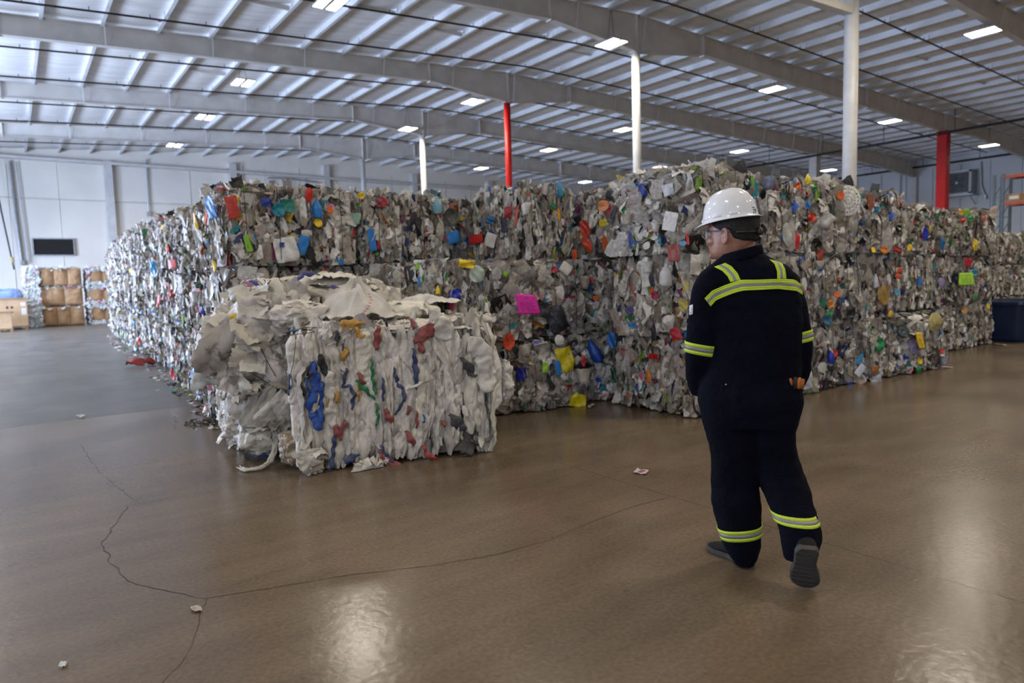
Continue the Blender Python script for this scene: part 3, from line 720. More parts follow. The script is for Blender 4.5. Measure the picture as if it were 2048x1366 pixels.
def accent(px, py, w, h, ang, c, kind='bag', label=None, seed=None):
    """w, h in photo pixels, ang in degrees (turn in the face)"""
    best, d = hit_bale(px, py)
    if best is None: return None
    t, b, ax_ = best; e = b[0]; P = CAM+d*t; depth = float(d@CF)*t
    n = np.zeros(3); n[ax_] = -np.sign(d[ax_]); n = n*.75-d/np.linalg.norm(d)*.45; n /= np.linalg.norm(n)
    s = depth/FPX; A, B = w*s/2, h*s/2; sd = seed if seed is not None else int(px*7+py)
    P = P+n*.055
    if kind in ('bag', 'sheet', 'rag'):
        g = 9; p, f, _ = patches(P[None], n[None], np.array([math.radians(ang)]), np.array([A]), np.array([B]), np.ones((1, 4)), sd, g=g, crump=.06 if kind == 'sheet' else .24, bend=.15 if kind == 'sheet' else .35, disc=0 if kind == 'sheet' else .7, jitter=.1 if kind == 'sheet' else .3)
        me = np_mesh(kind, local(e, p), f)
        nm = {'bag': 'crumpled_bag', 'sheet': 'plastic_sheet', 'rag': 'torn_film'}[kind]
        o = link(nm, me, pmat(c), e)
        so = o.modifiers.new('s', 'SOLIDIFY'); so.thickness = .004
        ss = o.modifiers.new('u', 'SUBSURF'); ss.levels = ss.render_levels = 1
    else:
        prof = {'lid': LID, 'cup': CUP, 'bottle': BOTTLE}[kind]; R = A
        up = np.array([math.sin(math.radians(ang)), 0, math.cos(math.radians(ang))]); axis = n+.2*up if kind == 'lid' else up-n*(up@n)*.7
        L = {'lid': 0, 'cup': 1.8, 'bottle': 3.7}[kind]; c0 = P-axis/np.linalg.norm(axis)*R*L/2
        p, f, _ = lathes(c0[None], axis[None], np.array([R]), prof, np.ones((1, 4)), sd, k=14, squash=.7)
        o = link({'lid': 'round_lid', 'cup': 'plastic_tub', 'bottle': 'crushed_bottle'}[kind], np_mesh(kind, local(e, p), f), pmat(c), e)
        so = o.modifiers.new('s', 'SOLIDIFY'); so.thickness = .004
    if label: o['label'] = label
    return o
RED, ORG, YEL, BLU, NAVY, TEAL, GRN, LIM, WHT, BLK, BRN, PNK = (.55, .02, .015), (.72, .13, .02), (.78, .55, .02), (.02, .19, .55), (.015, .04, .28), (.01, .22, .30), (.01, .20, .06), (.25, .5, .03), (.66, .65, .62), (.012, .013, .02), (.20, .09, .04), (.55, .06, .16)
ACC = [(430, 415, 26, 46, 15, BLU, 'bag'), (463, 415, 24, 44, 10, (.5, .05, .03), 'bag', 'red crumpled bag'), (421, 432, 10, 42, -20, ORG, 'rag'), (399, 445, 10, 44, 8, YEL, 'rag'), (616, 390, 16, 30, -5, RED, 'rag', 'red torn piece standing up from the top'),
 (530, 405, 22, 20, 0, NAVY, 'bag'), (556, 420, 26, 30, 10, TEAL, 'bag'), (575, 412, 26, 26, 0, (.01, .18, .13), 'bag'), (632, 418, 20, 18, 0, BLU, 'bottle'), (658, 422, 12, 10, 0, ORG, 'lid'), (634, 446, 18, 12, 0, YEL, 'lid'), (718, 438, 24, 32, 0, (.35, .52, .40), 'cup'),
 (742, 480, 14, 46, 8, BLU, 'rag'), (763, 405, 26, 22, 20, (.35, .05, .07), 'bag'), (720, 392, 14, 14, 0, YEL, 'bag'), (604, 490, 22, 38, -20, BLU, 'rag'), (570, 500, 44, 50, 10, WHT, 'bag'), (562, 490, 10, 10, 0, NAVY, 'rag'), (495, 487, 14, 34, 10, LIM, 'rag'), (436, 532, 11, 26, 10, YEL, 'rag'),
 (350, 528, 24, 19, 4, RED, 'sheet', 'red plastic sheet'), (311, 535, 18, 36, 10, (.01, .20, .42), 'bag'), (350, 588, 16, 28, 5, RED, 'cup'), (322, 601, 12, 24, -15, RED, 'rag'), (340, 499, 9, 14, 0, (.7, .08, .02), 'rag'), (265, 541, 9, 11, 0, YEL, 'lid'), (307, 494, 6, 14, 0, GRN, 'rag'), (367, 570, 12, 36, 0, WHT, 'sheet'), (398, 595, 22, 26, 0, WHT, 'cup'),
 (395, 745, 16, 30, -20, BLU, 'rag'), (282, 682, 8, 16, 0, RED, 'rag'), (350, 750, 10, 22, 25, RED, 'rag'), (411, 620, 14, 18, 0, NAVY, 'rag'), (271, 645, 10, 7, 0, BLU, 'rag'), (289, 465, 8, 14, 0, GRN, 'rag'), (331, 455, 8, 10, 0, YEL, 'rag'), (240, 620, 6, 10, 0, YEL, 'rag'),
 (905, 475, 26, 24, 15, BLU, 'sheet'), (900, 435, 34, 36, 0, (.07, .07, .06), 'bag'), (822, 440, 12, 38, -25, BLK, 'rag'), (956, 478, 34, 18, 5, RED, 'sheet'), (985, 480, 26, 28, -20, WHT, 'sheet'), (985, 440, 22, 18, 0, (.02, .14, .3), 'bag'), (872, 411, 18, 12, 0, (.2, .4, .5), 'bottle'), (1020, 425, 18, 22, 0, (.3, .015, .02), 'bag'), (1012, 450, 14, 30, 0, (.01, .01, .05), 'rag'), (1038, 432, 8, 44, -12, (.5, .06, .03), 'rag'), (1048, 420, 24, 16, 5, WHT, 'cup'),
 (930, 528, 34, 16, -8, YEL, 'rag', 'yellow rag on the top edge'), (951, 548, 34, 36, 20, (.42, .5, .42), 'bag'), (990, 548, 22, 26, 0, (.45, .45, .42), 'bag'), (1008, 548, 12, 12, 0, LIM, 'rag'), (872, 580, 9, 22, 0, YEL, 'bottle'), (907, 590, 26, 24, 0, (.01, .03, .42), 'bag'), (900, 612, 14, 20, 0, (.4, .02, .09), 'rag'), (845, 562, 7, 20, 0, BLU, 'rag'),
 (1175, 458, 22, 38, 15, (.5, .04, .02), 'bag'), (1209, 490, 20, 42, 12, (.66, .13, .03), 'bag', 'orange net bag'), (1178, 490, 18, 34, 30, (.62, .06, .02), 'rag'), (1145, 510, 10, 22, 0, (.66, .1, .02), 'rag'), (1211, 412, 26, 22, 10, (.6, .2, .06), 'bag'), (1230, 425, 14, 30, -30, (.05, .05, .055), 'rag'), (1116, 378, 16, 18, 0, (.02, .25, .5), 'bottle'), (1206, 447, 26, 14, 3, (.62, .55, .03), 'sheet'), (1103, 412, 9, 16, 30, GRN, 'rag'), (1114, 430, 6, 26, 5, (.72, .3, .02), 'rag'), (1260, 440, 22, 34, 0, (.5, .44, .38), 'cup'), (1259, 439, 14, 8, 0, ORG, 'rag'),
 (1345, 443, 30, 38, -14, (.74, .72, .70), 'sheet', 'flat white plastic sheet'), (1316, 456, 18, 34, 12, WHT, 'cup'), (1325, 480, 8, 34, 5, (.02, .3, .36), 'bottle'), (1352, 506, 26, 34, 3, (.32, .07, .05), 'sheet'), (1371, 487, 12, 22, 0, (.15, .35, .6), 'lid'), (1380, 478, 6, 24, 5, RED, 'rag'), (1386, 530, 26, 42, -5, (.60, .57, .52), 'bag'), (1290, 380, 14, 24, 20, NAVY, 'rag'), (1265, 480, 9, 38, 5, (.03, .05, .3), 'rag'), (1408, 425, 20, 24, 0, (.06, .10, .03), 'bag'), (1340, 380, 24, 24, 10, (.6, .6, .66), 'bag'), (1298, 492, 16, 12, 0, WHT, 'lid'),
 (1063, 640, 0, 0, 0, WHT, 'bag'), (1110, 640, 40, 50, 25, BLK, 'bag', 'black bag'), (1085, 620, 24, 30, -10, (.02, .02, .025), 'bag'), (1128, 537, 24, 22, -35, (.66, .64, .58), 'sheet'), (1105, 540, 16, 12, 0, (.4, .02, .04), 'rag'), (1165, 565, 28, 26, 0, (.36, .30, .25), 'cup'), (1196, 596, 11, 11, 0, ORG, 'lid'), (1186, 560, 9, 14, 0, RED, 'rag'), (1300, 535, 26, 16, 0, WHT, 'cup'), (1308, 560, 12, 26, 10, BLK, 'rag'), (1337, 550, 24, 38, 8, (.6, .6, .6), 'bottle'), (1313, 590, 18, 18, 0, (.3, .01, .04), 'rag'), (1370, 610, 20, 26, 10, (.5, .42, .1), 'bag'), (1264, 620, 20, 18, 0, (.10, .10, .24), 'bag'), (1312, 665, 12, 34, 5, BLK, 'rag'), (1355, 668, 22, 26, 25, (.45, .02, .03), 'bag'), (1342, 640, 26, 22, 0, WHT, 'bag'), (1390, 640, 12, 30, 5, (.5, .02, .08), 'rag'),
 (1014, 683, 26, 34, -5, (.60, .06, .02), 'bag', 'orange-red bag'), (1127, 719, 38, 52, 10, (.62, .50, .01), 'bag', 'large yellow bag'), (1152, 800, 36, 26, -12, (.62, .50, .01), 'bag', 'yellow bag lying near the floor'), (1163, 752, 34, 44, -5, (.52, .47, .40), 'cup'), (1112, 735, 12, 30, 10, BLU, 'rag'), (1045, 748, 26, 28, 0, (.02, .03, .32), 'bag'), (1087, 735, 14, 20, 0, LIM, 'rag'), (1022, 732, 20, 18, 0, (.06, .01, .015), 'bag'), (1163, 722, 9, 24, 0, (.6, .03, .04), 'rag'), (1183, 700, 24, 34, -25, (.01, .06, .34), 'bottle'), (1228, 680, 20, 34, 10, (.01, .12, .42), 'bag'), (1218, 700, 16, 14, 20, (.45, .55, .55), 'cup'), (1047, 700, 26, 34, 0, (.55, .54, .46), 'cup'), (1115, 680, 22, 22, 0, WHT, 'bag'), (1070, 685, 24, 10, 5, (.3, .25, .5), 'rag'), (1302, 752, 10, 24, 5, (.7, .2, .02), 'rag'), (1322, 748, 10, 24, 0, WHT, 'bottle'), (1232, 750, 12, 30, 10, (.01, .05, .03), 'rag'),
 (1618, 362, 14, 26, 20, (.75, .6, .02), 'bottle', 'yellow bottle on the top edge'), (1590, 372, 16, 14, 0, ORG, 'rag'), (1622, 378, 10, 10, 0, GRN, 'rag'), (1530, 368, 26, 24, 15, (.25, .28, .42), 'cup'), (1674, 392, 18, 22, 0, ORG, 'lid'), (1735, 405, 16, 34, 0, (.28, .08, .04), 'bag'), (1747, 420, 12, 16, 0, (.03, .3, .6), 'cup'), (1610, 410, 12, 18, 30, BLU, 'rag'), (1618, 435, 20, 20, 20, (.6, .05, .02), 'bag'), (1587, 483, 16, 34, -5, (.58, .02, .03), 'bag', 'red cloth'), (1645, 445, 28, 22, 30, WHT, 'cup'), (1570, 470, 22, 50, 10, (.5, .5, .46), 'bag'), (1785, 385, 18, 12, 0, (.6, .45, .3), 'cup'), (1635, 510, 14, 22, 0, (.36, .05, .03), 'rag'), (1762, 500, 14, 18, 20, (.7, .22, .02), 'rag'), (1790, 500, 26, 12, -20, (.35, .02, .02), 'rag'), (1740, 500, 12, 10, 0, YEL, 'lid'),
 (1794, 540, 10, 10, 30, (.66, .10, .03), 'sheet'), (1790, 552, 12, 10, -30, (.66, .10, .03), 'sheet'), (1640, 545, 6, 30, 0, WHT, 'bottle'), (1668, 590, 12, 12, 0, ORG, 'lid'), (1656, 607, 12, 16, 0, (.7, .25, .02), 'rag'), (1640, 605, 16, 24, 0, (.02, .14, .09), 'bag'), (1762, 590, 30, 40, 10, (.36, .22, .06), 'bag', 'brown see-through bag'), (1672, 628, 12, 24, 20, BLK, 'rag'), (1698, 622, 20, 18, 0, BLK, 'bag'), (1775, 628, 10, 14, 0, YEL, 'rag'), (1745, 562, 14, 20, 0, (.5, .55, .62), 'bottle'), (1680, 572, 14, 12, 0, (.01, .06, .05), 'rag'), (1650, 640, 20, 24, 0, (.02, .12, .2), 'bag'), (1787, 585, 12, 12, 0, (.1, .35, .6), 'lid'),
 (1755, 690, 24, 28, -8, (.01, .22, .07), 'bag', 'green bag'), (1655, 713, 14, 18, 0, (.01, .03, .4), 'bottle'), (1665, 706, 10, 18, 0, (.5, .04, .03), 'rag'), (1715, 718, 12, 26, -35, (.03, .25, .5), 'rag'), (1715, 740, 16, 26, -40, (.6, .66, .75), 'sheet'), (1745, 738, 16, 14, 0, (.35, .12, .03), 'rag'), (1832, 738, 16, 16, 0, (.01, .25, .1), 'bag'), (1833, 722, 12, 10, 0, YEL, 'lid'), (1877, 702, 11, 12, 0, (.5, .02, .02), 'lid'), (1880, 722, 20, 26, 0, (.4, .4, .5), 'cup'), (1823, 693, 20, 30, 20, (.22, .2, .36), 'bag'), (1865, 645, 30, 40, -10, (.40, .34, .13), 'bag', 'tan see-through bag'), (1800, 662, 26, 22, 0, (.05, .07, .08), 'lid'), (1830, 640, 24, 26, 0, (.55, .55, .5), 'bag'), (1693, 767, 12, 8, 0, (.01, .04, .4), 'rag'), (1640, 735, 22, 22, 0, (.5, .5, .45), 'bag'), (1608, 763, 22, 30, 10, (.45, .47, .5), 'bag'), (1625, 770, 26, 30, 10, (.38, .38, .26), 'bag'), (1720, 757, 30, 22, -10, (.5, .42, .34), 'bag'), (1748, 760, 26, 20, 15, (.45, .45, .5), 'rag'),
 (1846, 468, 14, 28, 0, (.01, .03, .4), 'bag'), (1880, 488, 10, 26, 0, (.01, .15, .4), 'rag'), (1945, 490, 14, 26, 10, YEL, 'rag'), (1935, 425, 12, 14, 0, LIM, 'rag'), (1937, 437, 14, 12, 0, (.05, .4, .1), 'rag'), (1917, 425, 12, 10, 0, YEL, 'rag'), (1936, 524, 18, 16, -20, (.6, .03, .04), 'rag', 'red bow-shaped piece'), (1834, 563, 12, 16, 0, BLU, 'rag'), (1878, 565, 14, 20, 0, (.3, .25, .45), 'bag'), (1945, 545, 18, 14, 0, (.05, .3, .45), 'bag'), (1990, 645, 22, 28, 0, (.1, .25, .35), 'bag'), (1971, 613, 9, 10, 0, YEL, 'lid'), (1925, 620, 14, 20, 0, (.5, .28, .1), 'bag'), (1870, 435, 7, 14, 0, (.01, .2, .06), 'rag'), (1890, 415, 10, 12, 0, BLU, 'rag'), (1933, 605, 14, 14, 20, WHT, 'cup'), (1920, 442, 16, 8, 0, RED, 'rag'), (1815, 496, 10, 14, 0, YEL, 'rag'), (1983, 425, 20, 26, -20, (.55, .45, .38), 'bag')]
for a in ACC:
    if a[2]: accent(*a)
# round white colander-like basket with a ring of slots at the top of the right stack
def basket(px, py, rpx):
    best, d = hit_bale(px, py); t, b, ax_ = best; e = b[0]; P = CAM+d*t; s = float(d@CF)*t/FPX; R = rpx*s
    n = -d/np.linalg.norm(d)*.8+np.array([0, -.5, .15]); n /= np.linalg.norm(n); X = np.cross([0, 0, 1.], n); X /= np.linalg.norm(X); Y = np.cross(n, X); P = P+n*.07
    mb = MB(); K = 40
    def pt(r, a, dz=0): return P+X*math.cos(a)*r*R+Y*math.sin(a)*r*R*1.15+n*(dz+.02*(1-r*r))
    rad = [.0, .22, .30, .48, .56, .74, .82, 1.0]
    for i in range(len(rad)-1):
        for k in range(K):
            if i % 2 == 1 and i > 0 and k % 2: continue
            a0, a1 = 2*math.pi*k/K, 2*math.pi*(k+1)/K
            mb.add([pt(rad[i], a0), pt(rad[i+1], a0), pt(rad[i+1], a1), pt(rad[i], a1)], [(0, 1, 2, 3)])
    mb.v = [tuple(v) for v in local(e, np.array(mb.v))]
    o = mb.build('slotted_basket', pmat((.70, .68, .64)), e); so = o.modifiers.new('s', 'SOLIDIFY'); so.thickness = .005; o['label'] = 'round white slotted basket'
basket(1690, 403, 26)
# paper notes pinned to bales
def note(px, c, lab, rows, seed):
    """px: four photo corners, top left first, clockwise"""
    best, d = hit_bale(sum(p[0] for p in px)/4, sum(p[1] for p in px)/4); t, b, ax_ = best
    P0 = CAM+d*t; n = np.zeros(3); n[ax_] = -np.sign(d[ax_]); P0 = P0+n*.10
    Q = []
    for x, y in px:
        dd = ray(x, y); Q.append(CAM+dd*(((P0-CAM)@n)/(dd@n)))
    Q = np.array(Q); c0 = Q.mean(0); g = 9; G = np.zeros((g, g, 3))
    for i in range(g):
        for j in range(g):
            u, v = i/(g-1), j/(g-1); p = (Q[0]*(1-u)+Q[1]*u)*(1-v)+(Q[3]*(1-u)+Q[2]*u)*v
            G[i, j] = p+n*(.012*math.sin(u*3+seed)+.010*v*v*math.cos(u*2))-c0
    e = empty('paper_note', c0); tag(e, lab, 'note')
    o = MB().grid(G).build('paper_sheet', pmat(c, .6, (8, .1)), e, True); so = o.modifiers.new('s', 'SOLIDIFY'); so.thickness = .0012
    r = random.Random(seed); mb = MB()
    def on(u, v): 
        x, y = u*(g-1), v*(g-1); i, j = min(g-2, int(x)), min(g-2, int(y)); fx, fy = x-i, y-j
        return (G[i, j]*(1-fx)+G[i+1, j]*fx)*(1-fy)+(G[i, j+1]*(1-fx)+G[i+1, j+1]*fx)*fy+n*.0035
    for k in range(rows):
        v = .34+.56*k/rows if rows > 3 else .3+.2*k; u = .14
        if k == 0 and rows > 3: v = .18; u = .38
        end = (.62 if k == 0 else r.uniform(.7, .88)); pts = []
        while u < end:
            pts.append(on(u, v+r.uniform(-.022, .022)))
            u += r.uniform(.012, .03)
            if r.random() < .13 and len(pts) > 3: mb.tube(pts, .0016, 3); pts = []; u += .03
        if len(pts) > 2: mb.tube(pts, .0016, 3)
    mb.build('handwriting', mat('ink_%d' % seed, (c[0]*.18, c[1]*.12, c[2]*.25), .6), e)
    return e
note([(1031, 587), (1069, 590), (1081, 628), (1038, 629)], (.78, .035, .42), 'bright pink handwritten paper note on the middle bale', 7, 5)
note([(1919, 546), (1945, 545), (1949, 570), (1917, 571)], (.42, .78, .06), 'lime green paper note on the right rear stack', 4, 6)
note([(1829, 664), (1845, 665), (1853, 697), (1835, 697)], (.80, .55, .02), 'yellow paper note on the low bale at the right end', 5, 8)
# ------------------------------------------------------------------ bales of white woven sacks
def cream(r, dirty=.5):
    v = r.uniform(.52, .74) if r.random() > dirty*.5 else r.uniform(.36, .58)
    return (v, v*r.uniform(.92, .96), v*r.uniform(.80, .88), 0)
def crease(P, seed, n=7, f0=.7, f1=2.0):
    """sharp straight folds, as in crumpled cloth"""
    rs = np.random.RandomState(seed % 99991); P = np.asarray(P, float); s = 0; t = 0; W_ = (fbm(P*1.3+seed % 17, seed % 1000, 2)-.5)
    for i in range(n):
        d = rs.normal(size=3); d /= np.linalg.norm(d); f = rs.uniform(f0, f1); a = 1/f
        x = P@d*f+W_*rs.uniform(.4, 1.3)+rs.rand(); s = s+a*np.abs((x % 1)*2-1)**1.2; t += a
    return s/t
def fold_strips(O, U, V, Nn, w, h, n, seed, wid=(.05, .14), lng=(.35, 1.0), hgt=(.02, .06), horiz=False):
    """pressed folds of sacking running along V on a face with origin O"""
    r = random.Random(seed); O, U, V, Nn = [np.array(a, float) for a in (O, U, V, Nn)]; a, b = 15, 60
    Vs, Fs, Cs = [], [], []; q = np.arange(a*b).reshape(a, b); f0 = np.stack([q[:-1, :-1], q[1:, :-1], q[1:, 1:], q[:-1, 1:]], -1).reshape(-1, 4)
    for i in range(n):
        wi = r.uniform(*wid); L = min(h, r.uniform(*lng)*h); u0 = (i+r.random())/n*w if i < n*.6 else r.uniform(0, w); v0 = r.uniform(0, max(0, h-L)); hi = r.uniform(*hgt)
        s = np.linspace(-1, 1, a)[:, None]; t = np.linspace(0, 1, b)[None]
        v = v0+L*t+s*0; sd = seed*31+i
        me_ = (fbm(np.stack([v*2.1, v*0+i*.7, v*0], -1), sd)-.5)*.16
        wv = wi*(.65+.7*fbm(np.stack([v*3.3, v*0+i, v*0], -1), sd+3))*np.minimum(1, np.minimum(t, 1-t)*7+.25)
        u = u0+me_+s*wv/2
        Q = np.stack([u, v*.62, u*0+i*.37], -1)
        z = hi*np.sqrt(np.clip(1-s*s*.98, 0, 1))-.03+.055*(crease(Q*9, sd+7)-.5)+.024*(crease(Q*24, sd+9)-.5)+r.uniform(-.02, .026)
        z = z-(.03*(1-np.minimum(1, np.minimum(t, 1-t)*12)))
        P = O+u[..., None]*U+v[..., None]*V+z[..., None]*Nn
        Vs.append(P.reshape(-1, 3)); Fs.append(f0+a*b*i); Cs.append(np.tile(np.array(cream(r)), (a*b, 1)))
    return np.concatenate(Vs), np.concatenate(Fs), np.concatenate(Cs)
def crumple_bag(c, rad, seed, rot=0, amp=.22, nu=110, nv=64, floor_z=.004, power=.75):
    """a loose sack: closed blob with sharp creases"""
    th = np.linspace(0, 2*np.pi, nu+1)[:-1]; ph = np.linspace(-np.pi/2+.02, np.pi/2-.02, nv); T, Pp = np.meshgrid(th, ph, indexing='ij')
    def sg(x): return np.sign(x)*np.abs(x)**power
    D = np.stack([sg(np.cos(T))*sg(np.cos(Pp)), sg(np.sin(T))*sg(np.cos(Pp)), sg(np.sin(Pp))], -1)
    sc = np.array(rad)/max(rad); Q = D*sc
    R = 1+amp*(crease(Q*1.1, seed)-.5)*2.6+amp*1.0*(crease(Q*3.0, seed+4)-.5)+amp*.45*(crease(Q*7.5, seed+8)-.5)
    P = D*R[..., None]*np.array(rad); cr, sr = math.cos(rot), math.sin(rot)
    P = np.stack([P[..., 0]*cr-P[..., 1]*sr, P[..., 0]*sr+P[..., 1]*cr, P[..., 2]], -1)+np.array(c); P[..., 2] = np.maximum(P[..., 2], floor_z)
    q = np.arange(nu*nv).reshape(nu, nv); q2 = np.roll(q, -1, 0); F = np.stack([q[:, :-1], q2[:, :-1], q2[:, 1:], q[:, 1:]], -1).reshape(-1, 4)
    return P.reshape(-1, 3), F
def crumple_sheet(O, U, V, Nn, w, h, seed, amp=.05, g=70, edge=.10, mound=0):
    s, t = np.meshgrid(np.linspace(0, 1, g), np.linspace(0, 1, g), indexing='ij'); O, U, V, Nn = [np.array(a, float) for a in (O, U, V, Nn)]
    eu = edge*(fbm(np.stack([t*5, t*0+seed, t*0], -1), seed)-.5)*2; ev = edge*(fbm(np.stack([s*5, s*0+seed, s*0], -1), seed+1)-.5)*2
    u = s*w+eu*np.abs(2*s-1); v = t*h+ev*np.abs(2*t-1)
    Q = np.stack([u, v, u*0], -1)
    z = amp*2.2*(crease(Q*3, seed+2)-.5)+amp*.9*(crease(Q*9, seed+5)-.5)+amp*.4*(crease(Q*22, seed+6)-.5)+mound*np.sin(s*math.pi)*np.sin(t*math.pi)
    P = O+u[..., None]*U+v[..., None]*V+z[..., None]*Nn; q = np.arange(g*g).reshape(g, g); F = np.stack([q[:-1, :-1], q[1:, :-1], q[1:, 1:], q[:-1, 1:]], -1).reshape(-1, 4)
    return P.reshape(-1, 3), F
class Parts:
    def __init__(s): s.V = []; s.F = []; s.C = []; s.n = 0
    def put(s, V, F, C=None, col=None):
        s.V.append(V); s.F.append(F+s.n); s.C.append(C if C is not None else np.tile(np.array(col), (len(V), 1))); s.n += len(V)
    def mesh(s, name): return np_mesh(name, np.concatenate(s.V), np.concatenate(s.F), np.concatenate(s.C))
def loc_inv(e, P):
    P = np.asarray(P, float)-np.array(e.location); a = -e.rotation_euler[2]
    return np.stack([P[..., 0]*math.cos(a)-P[..., 1]*math.sin(a), P[..., 0]*math.sin(a)+P[..., 1]*math.cos(a), P[..., 2]], -1)
def sack_bale(cx, cy, rz, W, D, H, lab, seed):
    e = empty('sack_bale', (cx, cy, 0), rz); tag(e, lab, 'bale', 'bales of white woven sacks')
    mb = MB().box(-W/2+.07, W/2-.07, -D/2+.07, D/2-.07, .03, H-.06); mb.build('pressed_core', mat('sack_core_%d' % seed, (.20, .18, .15), .8, noise=(9, .4)), e)
    p = Parts()
    p.put(*fold_strips((-W/2, -D/2, .01), (1, 0, 0), (0, 0, 1), (0, -1, 0), W, H-.03, 70, seed, wid=(.05, .14)))
    p.put(*fold_strips((-W/2, -D/2-.01, .01), (1, 0, 0), (0, 0, 1), (0, -1, 0), W, H-.02, 46, seed+1, wid=(.02, .06), lng=(.2, .6), hgt=(.02, .05)))
    p.put(*fold_strips((-W/2, D/2, .01), (0, -1, 0), (0, 0, 1), (-1, 0, 0), D, H-.02, 44, seed+2))
    p.put(*fold_strips((W/2, -D/2, .01), (0, 1, 0), (0, 0, 1), (1, 0, 0), D, H-.02, 44, seed+3))
    p.put(*fold_strips((W/2, D/2, .01), (-1, 0, 0), (0, 0, 1), (0, 1, 0), W, H-.02, 36, seed+4, wid=(.08, .2)))
    p.put(*fold_strips((-W/2+.06, -D/2+.08, H-.04), (0, 1, 0), (1, 0, 0), (0, 0, 1), D-.16, W-.12, 34, seed+5, wid=(.05, .13), hgt=(.01, .045)))
    rs = np.random.RandomState(seed); r = random.Random(seed); n = 620; P, nr, fi = face_points(rs, n, W-.03, D-.03, H-.02); P = P+nr*rs.uniform(-.02, .035, (n, 1)); P[:, 2] = np.clip(P[:, 2], .07, None)
    A_ = rs.uniform(.014, .055, n); B_ = A_*rs.uniform(1.5, 4.5, n); tp = fi == 4; B_[tp] = A_[tp]*1.4; A_[tp] *= 1.2; ang = rs.normal(0, .28, n); ang[tp] = rs.uniform(-3, 3, tp.sum())
    p.put(*patches(P, nr+rs.normal(0, .3, (n, 3)), ang, A_, B_, np.array([cream(r) for _ in range(n)]), seed, g=11, crump=.40, bend=.5, disc=.25, jitter=.2))
    V = np.concatenate(p.V); V[:, 2] = np.maximum(V[:, 2], .006); p.V = [V]
    o = link('pressed_sacks', p.mesh('pressed_sacks'), M['fabric'], e); o['kind'] = 'stuff'
    return e
AR = math.atan2(-.46, 1.53)
AU = np.array([math.cos(AR), math.sin(AR), 0]); AN = np.array([math.sin(AR), -math.cos(AR), 0])
A0 = np.array([1.74, 5.20, 0]); AW, AD, AH = 1.58, .95, 1.15
ac = A0+AU*AW/2-AN*AD/2
bA = sack_bale(ac[0], ac[1], AR, AW, AD, AH, 'square bale of dirty white woven sacks with coloured straps, nearest the viewer', 41)
BR = math.radians(-8); BU = np.array([math.cos(BR), math.sin(BR), 0]); BN = np.array([math.sin(BR), -math.cos(BR), 0])
B0 = np.array([1.50, 6.28, 0]); BWd, BDp, BHt = 1.66, .92, 1.34
bc = B0+BU*BWd/2-BN*BDp/2
bB = sack_bale(bc[0], bc[1], BR, BWd, BDp, BHt, 'bale of white sacks with loose bulging bags, behind and left of the strapped one', 61)
def sm(name, VF, e, m, label=None, thick=.0025):
    o = link(name, np_mesh(name, loc_inv(e, VF[0]), VF[1], np.tile(np.array(cream(rnd, .1)), (len(VF[0]), 1))), m, e)
    if thick: so = o.modifiers.new('s', 'SOLIDIFY'); so.thickness = thick
    if label: o['label'] = label
    return o
def on_plane(px, py, P0, n):
    d = ray(px, py); return CAM+d*(((np.asarray(P0)-CAM)@n)/(d@n))
def bag_at(px, py, Y, rx, rz, ry, seed, e, amp=.22, label=None, m=None, rot=0, power=.8):
    c = on_Y(px, py, Y); s = float((c-CAM)@CF)/FPX
    sm('loose_bag', crumple_bag(c, (rx*s, ry, rz*s), seed, rot, amp, power=power), e, m or M['fabric'], label, 0)
    if m is None:
        rs = np.random.RandomState(seed); n = int(6+rx*rz/330); th = rs.uniform(-2.6, -.5, n); ph = rs.uniform(-.9, 1.2, n); D = np.stack([np.cos(th)*np.cos(ph), np.sin(th)*np.cos(ph), np.sin(ph)], 1); R_ = np.array([rx*s, ry, rz*s])
        r = random.Random(seed); P = c+D*R_*1.0; P[:, 2] = np.maximum(P[:, 2], .06); k = min(rx, rz)*s
        t = patches(P, D/R_*k+rs.normal(0, .3, (n, 3)), rs.uniform(-1.5, 1.5, n), rs.uniform(.2, .6, n)*k+.012, rs.uniform(.3, .9, n)*k+.015, np.array([cream(r, .3) for _ in range(n)]), seed, g=15, crump=.26, bend=.35, disc=.3, jitter=.25)
        V = t[0]; V[:, 2] = np.maximum(V[:, 2], .006); FL_[e.name].put(V, t[1], t[2])
FL_ = {bA.name: Parts(), bB.name: Parts()}
# loose sacks hanging off the left bale
bag_at(500, 712, 6.12, 92, 70, .30, 11, bB, .26, 'big crumpled sack bulging from the left side')
bag_at(535, 640, 6.10, 74, 62, .26, 12, bB, .24)
bag_at(532, 812, 5.98, 62, 62, .24, 13, bB, .26)
bag_at(470, 655, 6.35, 46, 40, .2, 15, bB, .3)
bag_at(428, 690, 6.5, 26, 46, .16, 16, bB, .34)
bag_at(522, 872, 5.92, 46, 32, .20, 14, bB, .2)
bag_at(478, 862, 6.15, 30, 28, .14, 17, bB, .36, 'small torn sack spilling onto the floor')
bag_at(584, 893, 5.42, 25, 32, .12, 18, bA, .3, 'brownish crumpled film bag', mat('brown_film', (.36, .28, .19), .4, noise=(14, .3), bump=(22, .8)))
bag_at(626, 925, 5.16, 24, 26, .05, 19, bA, .34)
bag_at(1003, 765, 4.86, 18, 42, .12, 21, bA, .34)
bag_at(735, 934, 5.0, 36, 10, .05, 24, bA, .34); bag_at(672, 668, 5.16, 38, 26, .08, 25, bA, .3); bag_at(880, 660, 5.0, 24, 34, .06, 26, bA, .26)
bag_at(608, 760, 5.42, 24, 80, .12, 27, bA, .26)
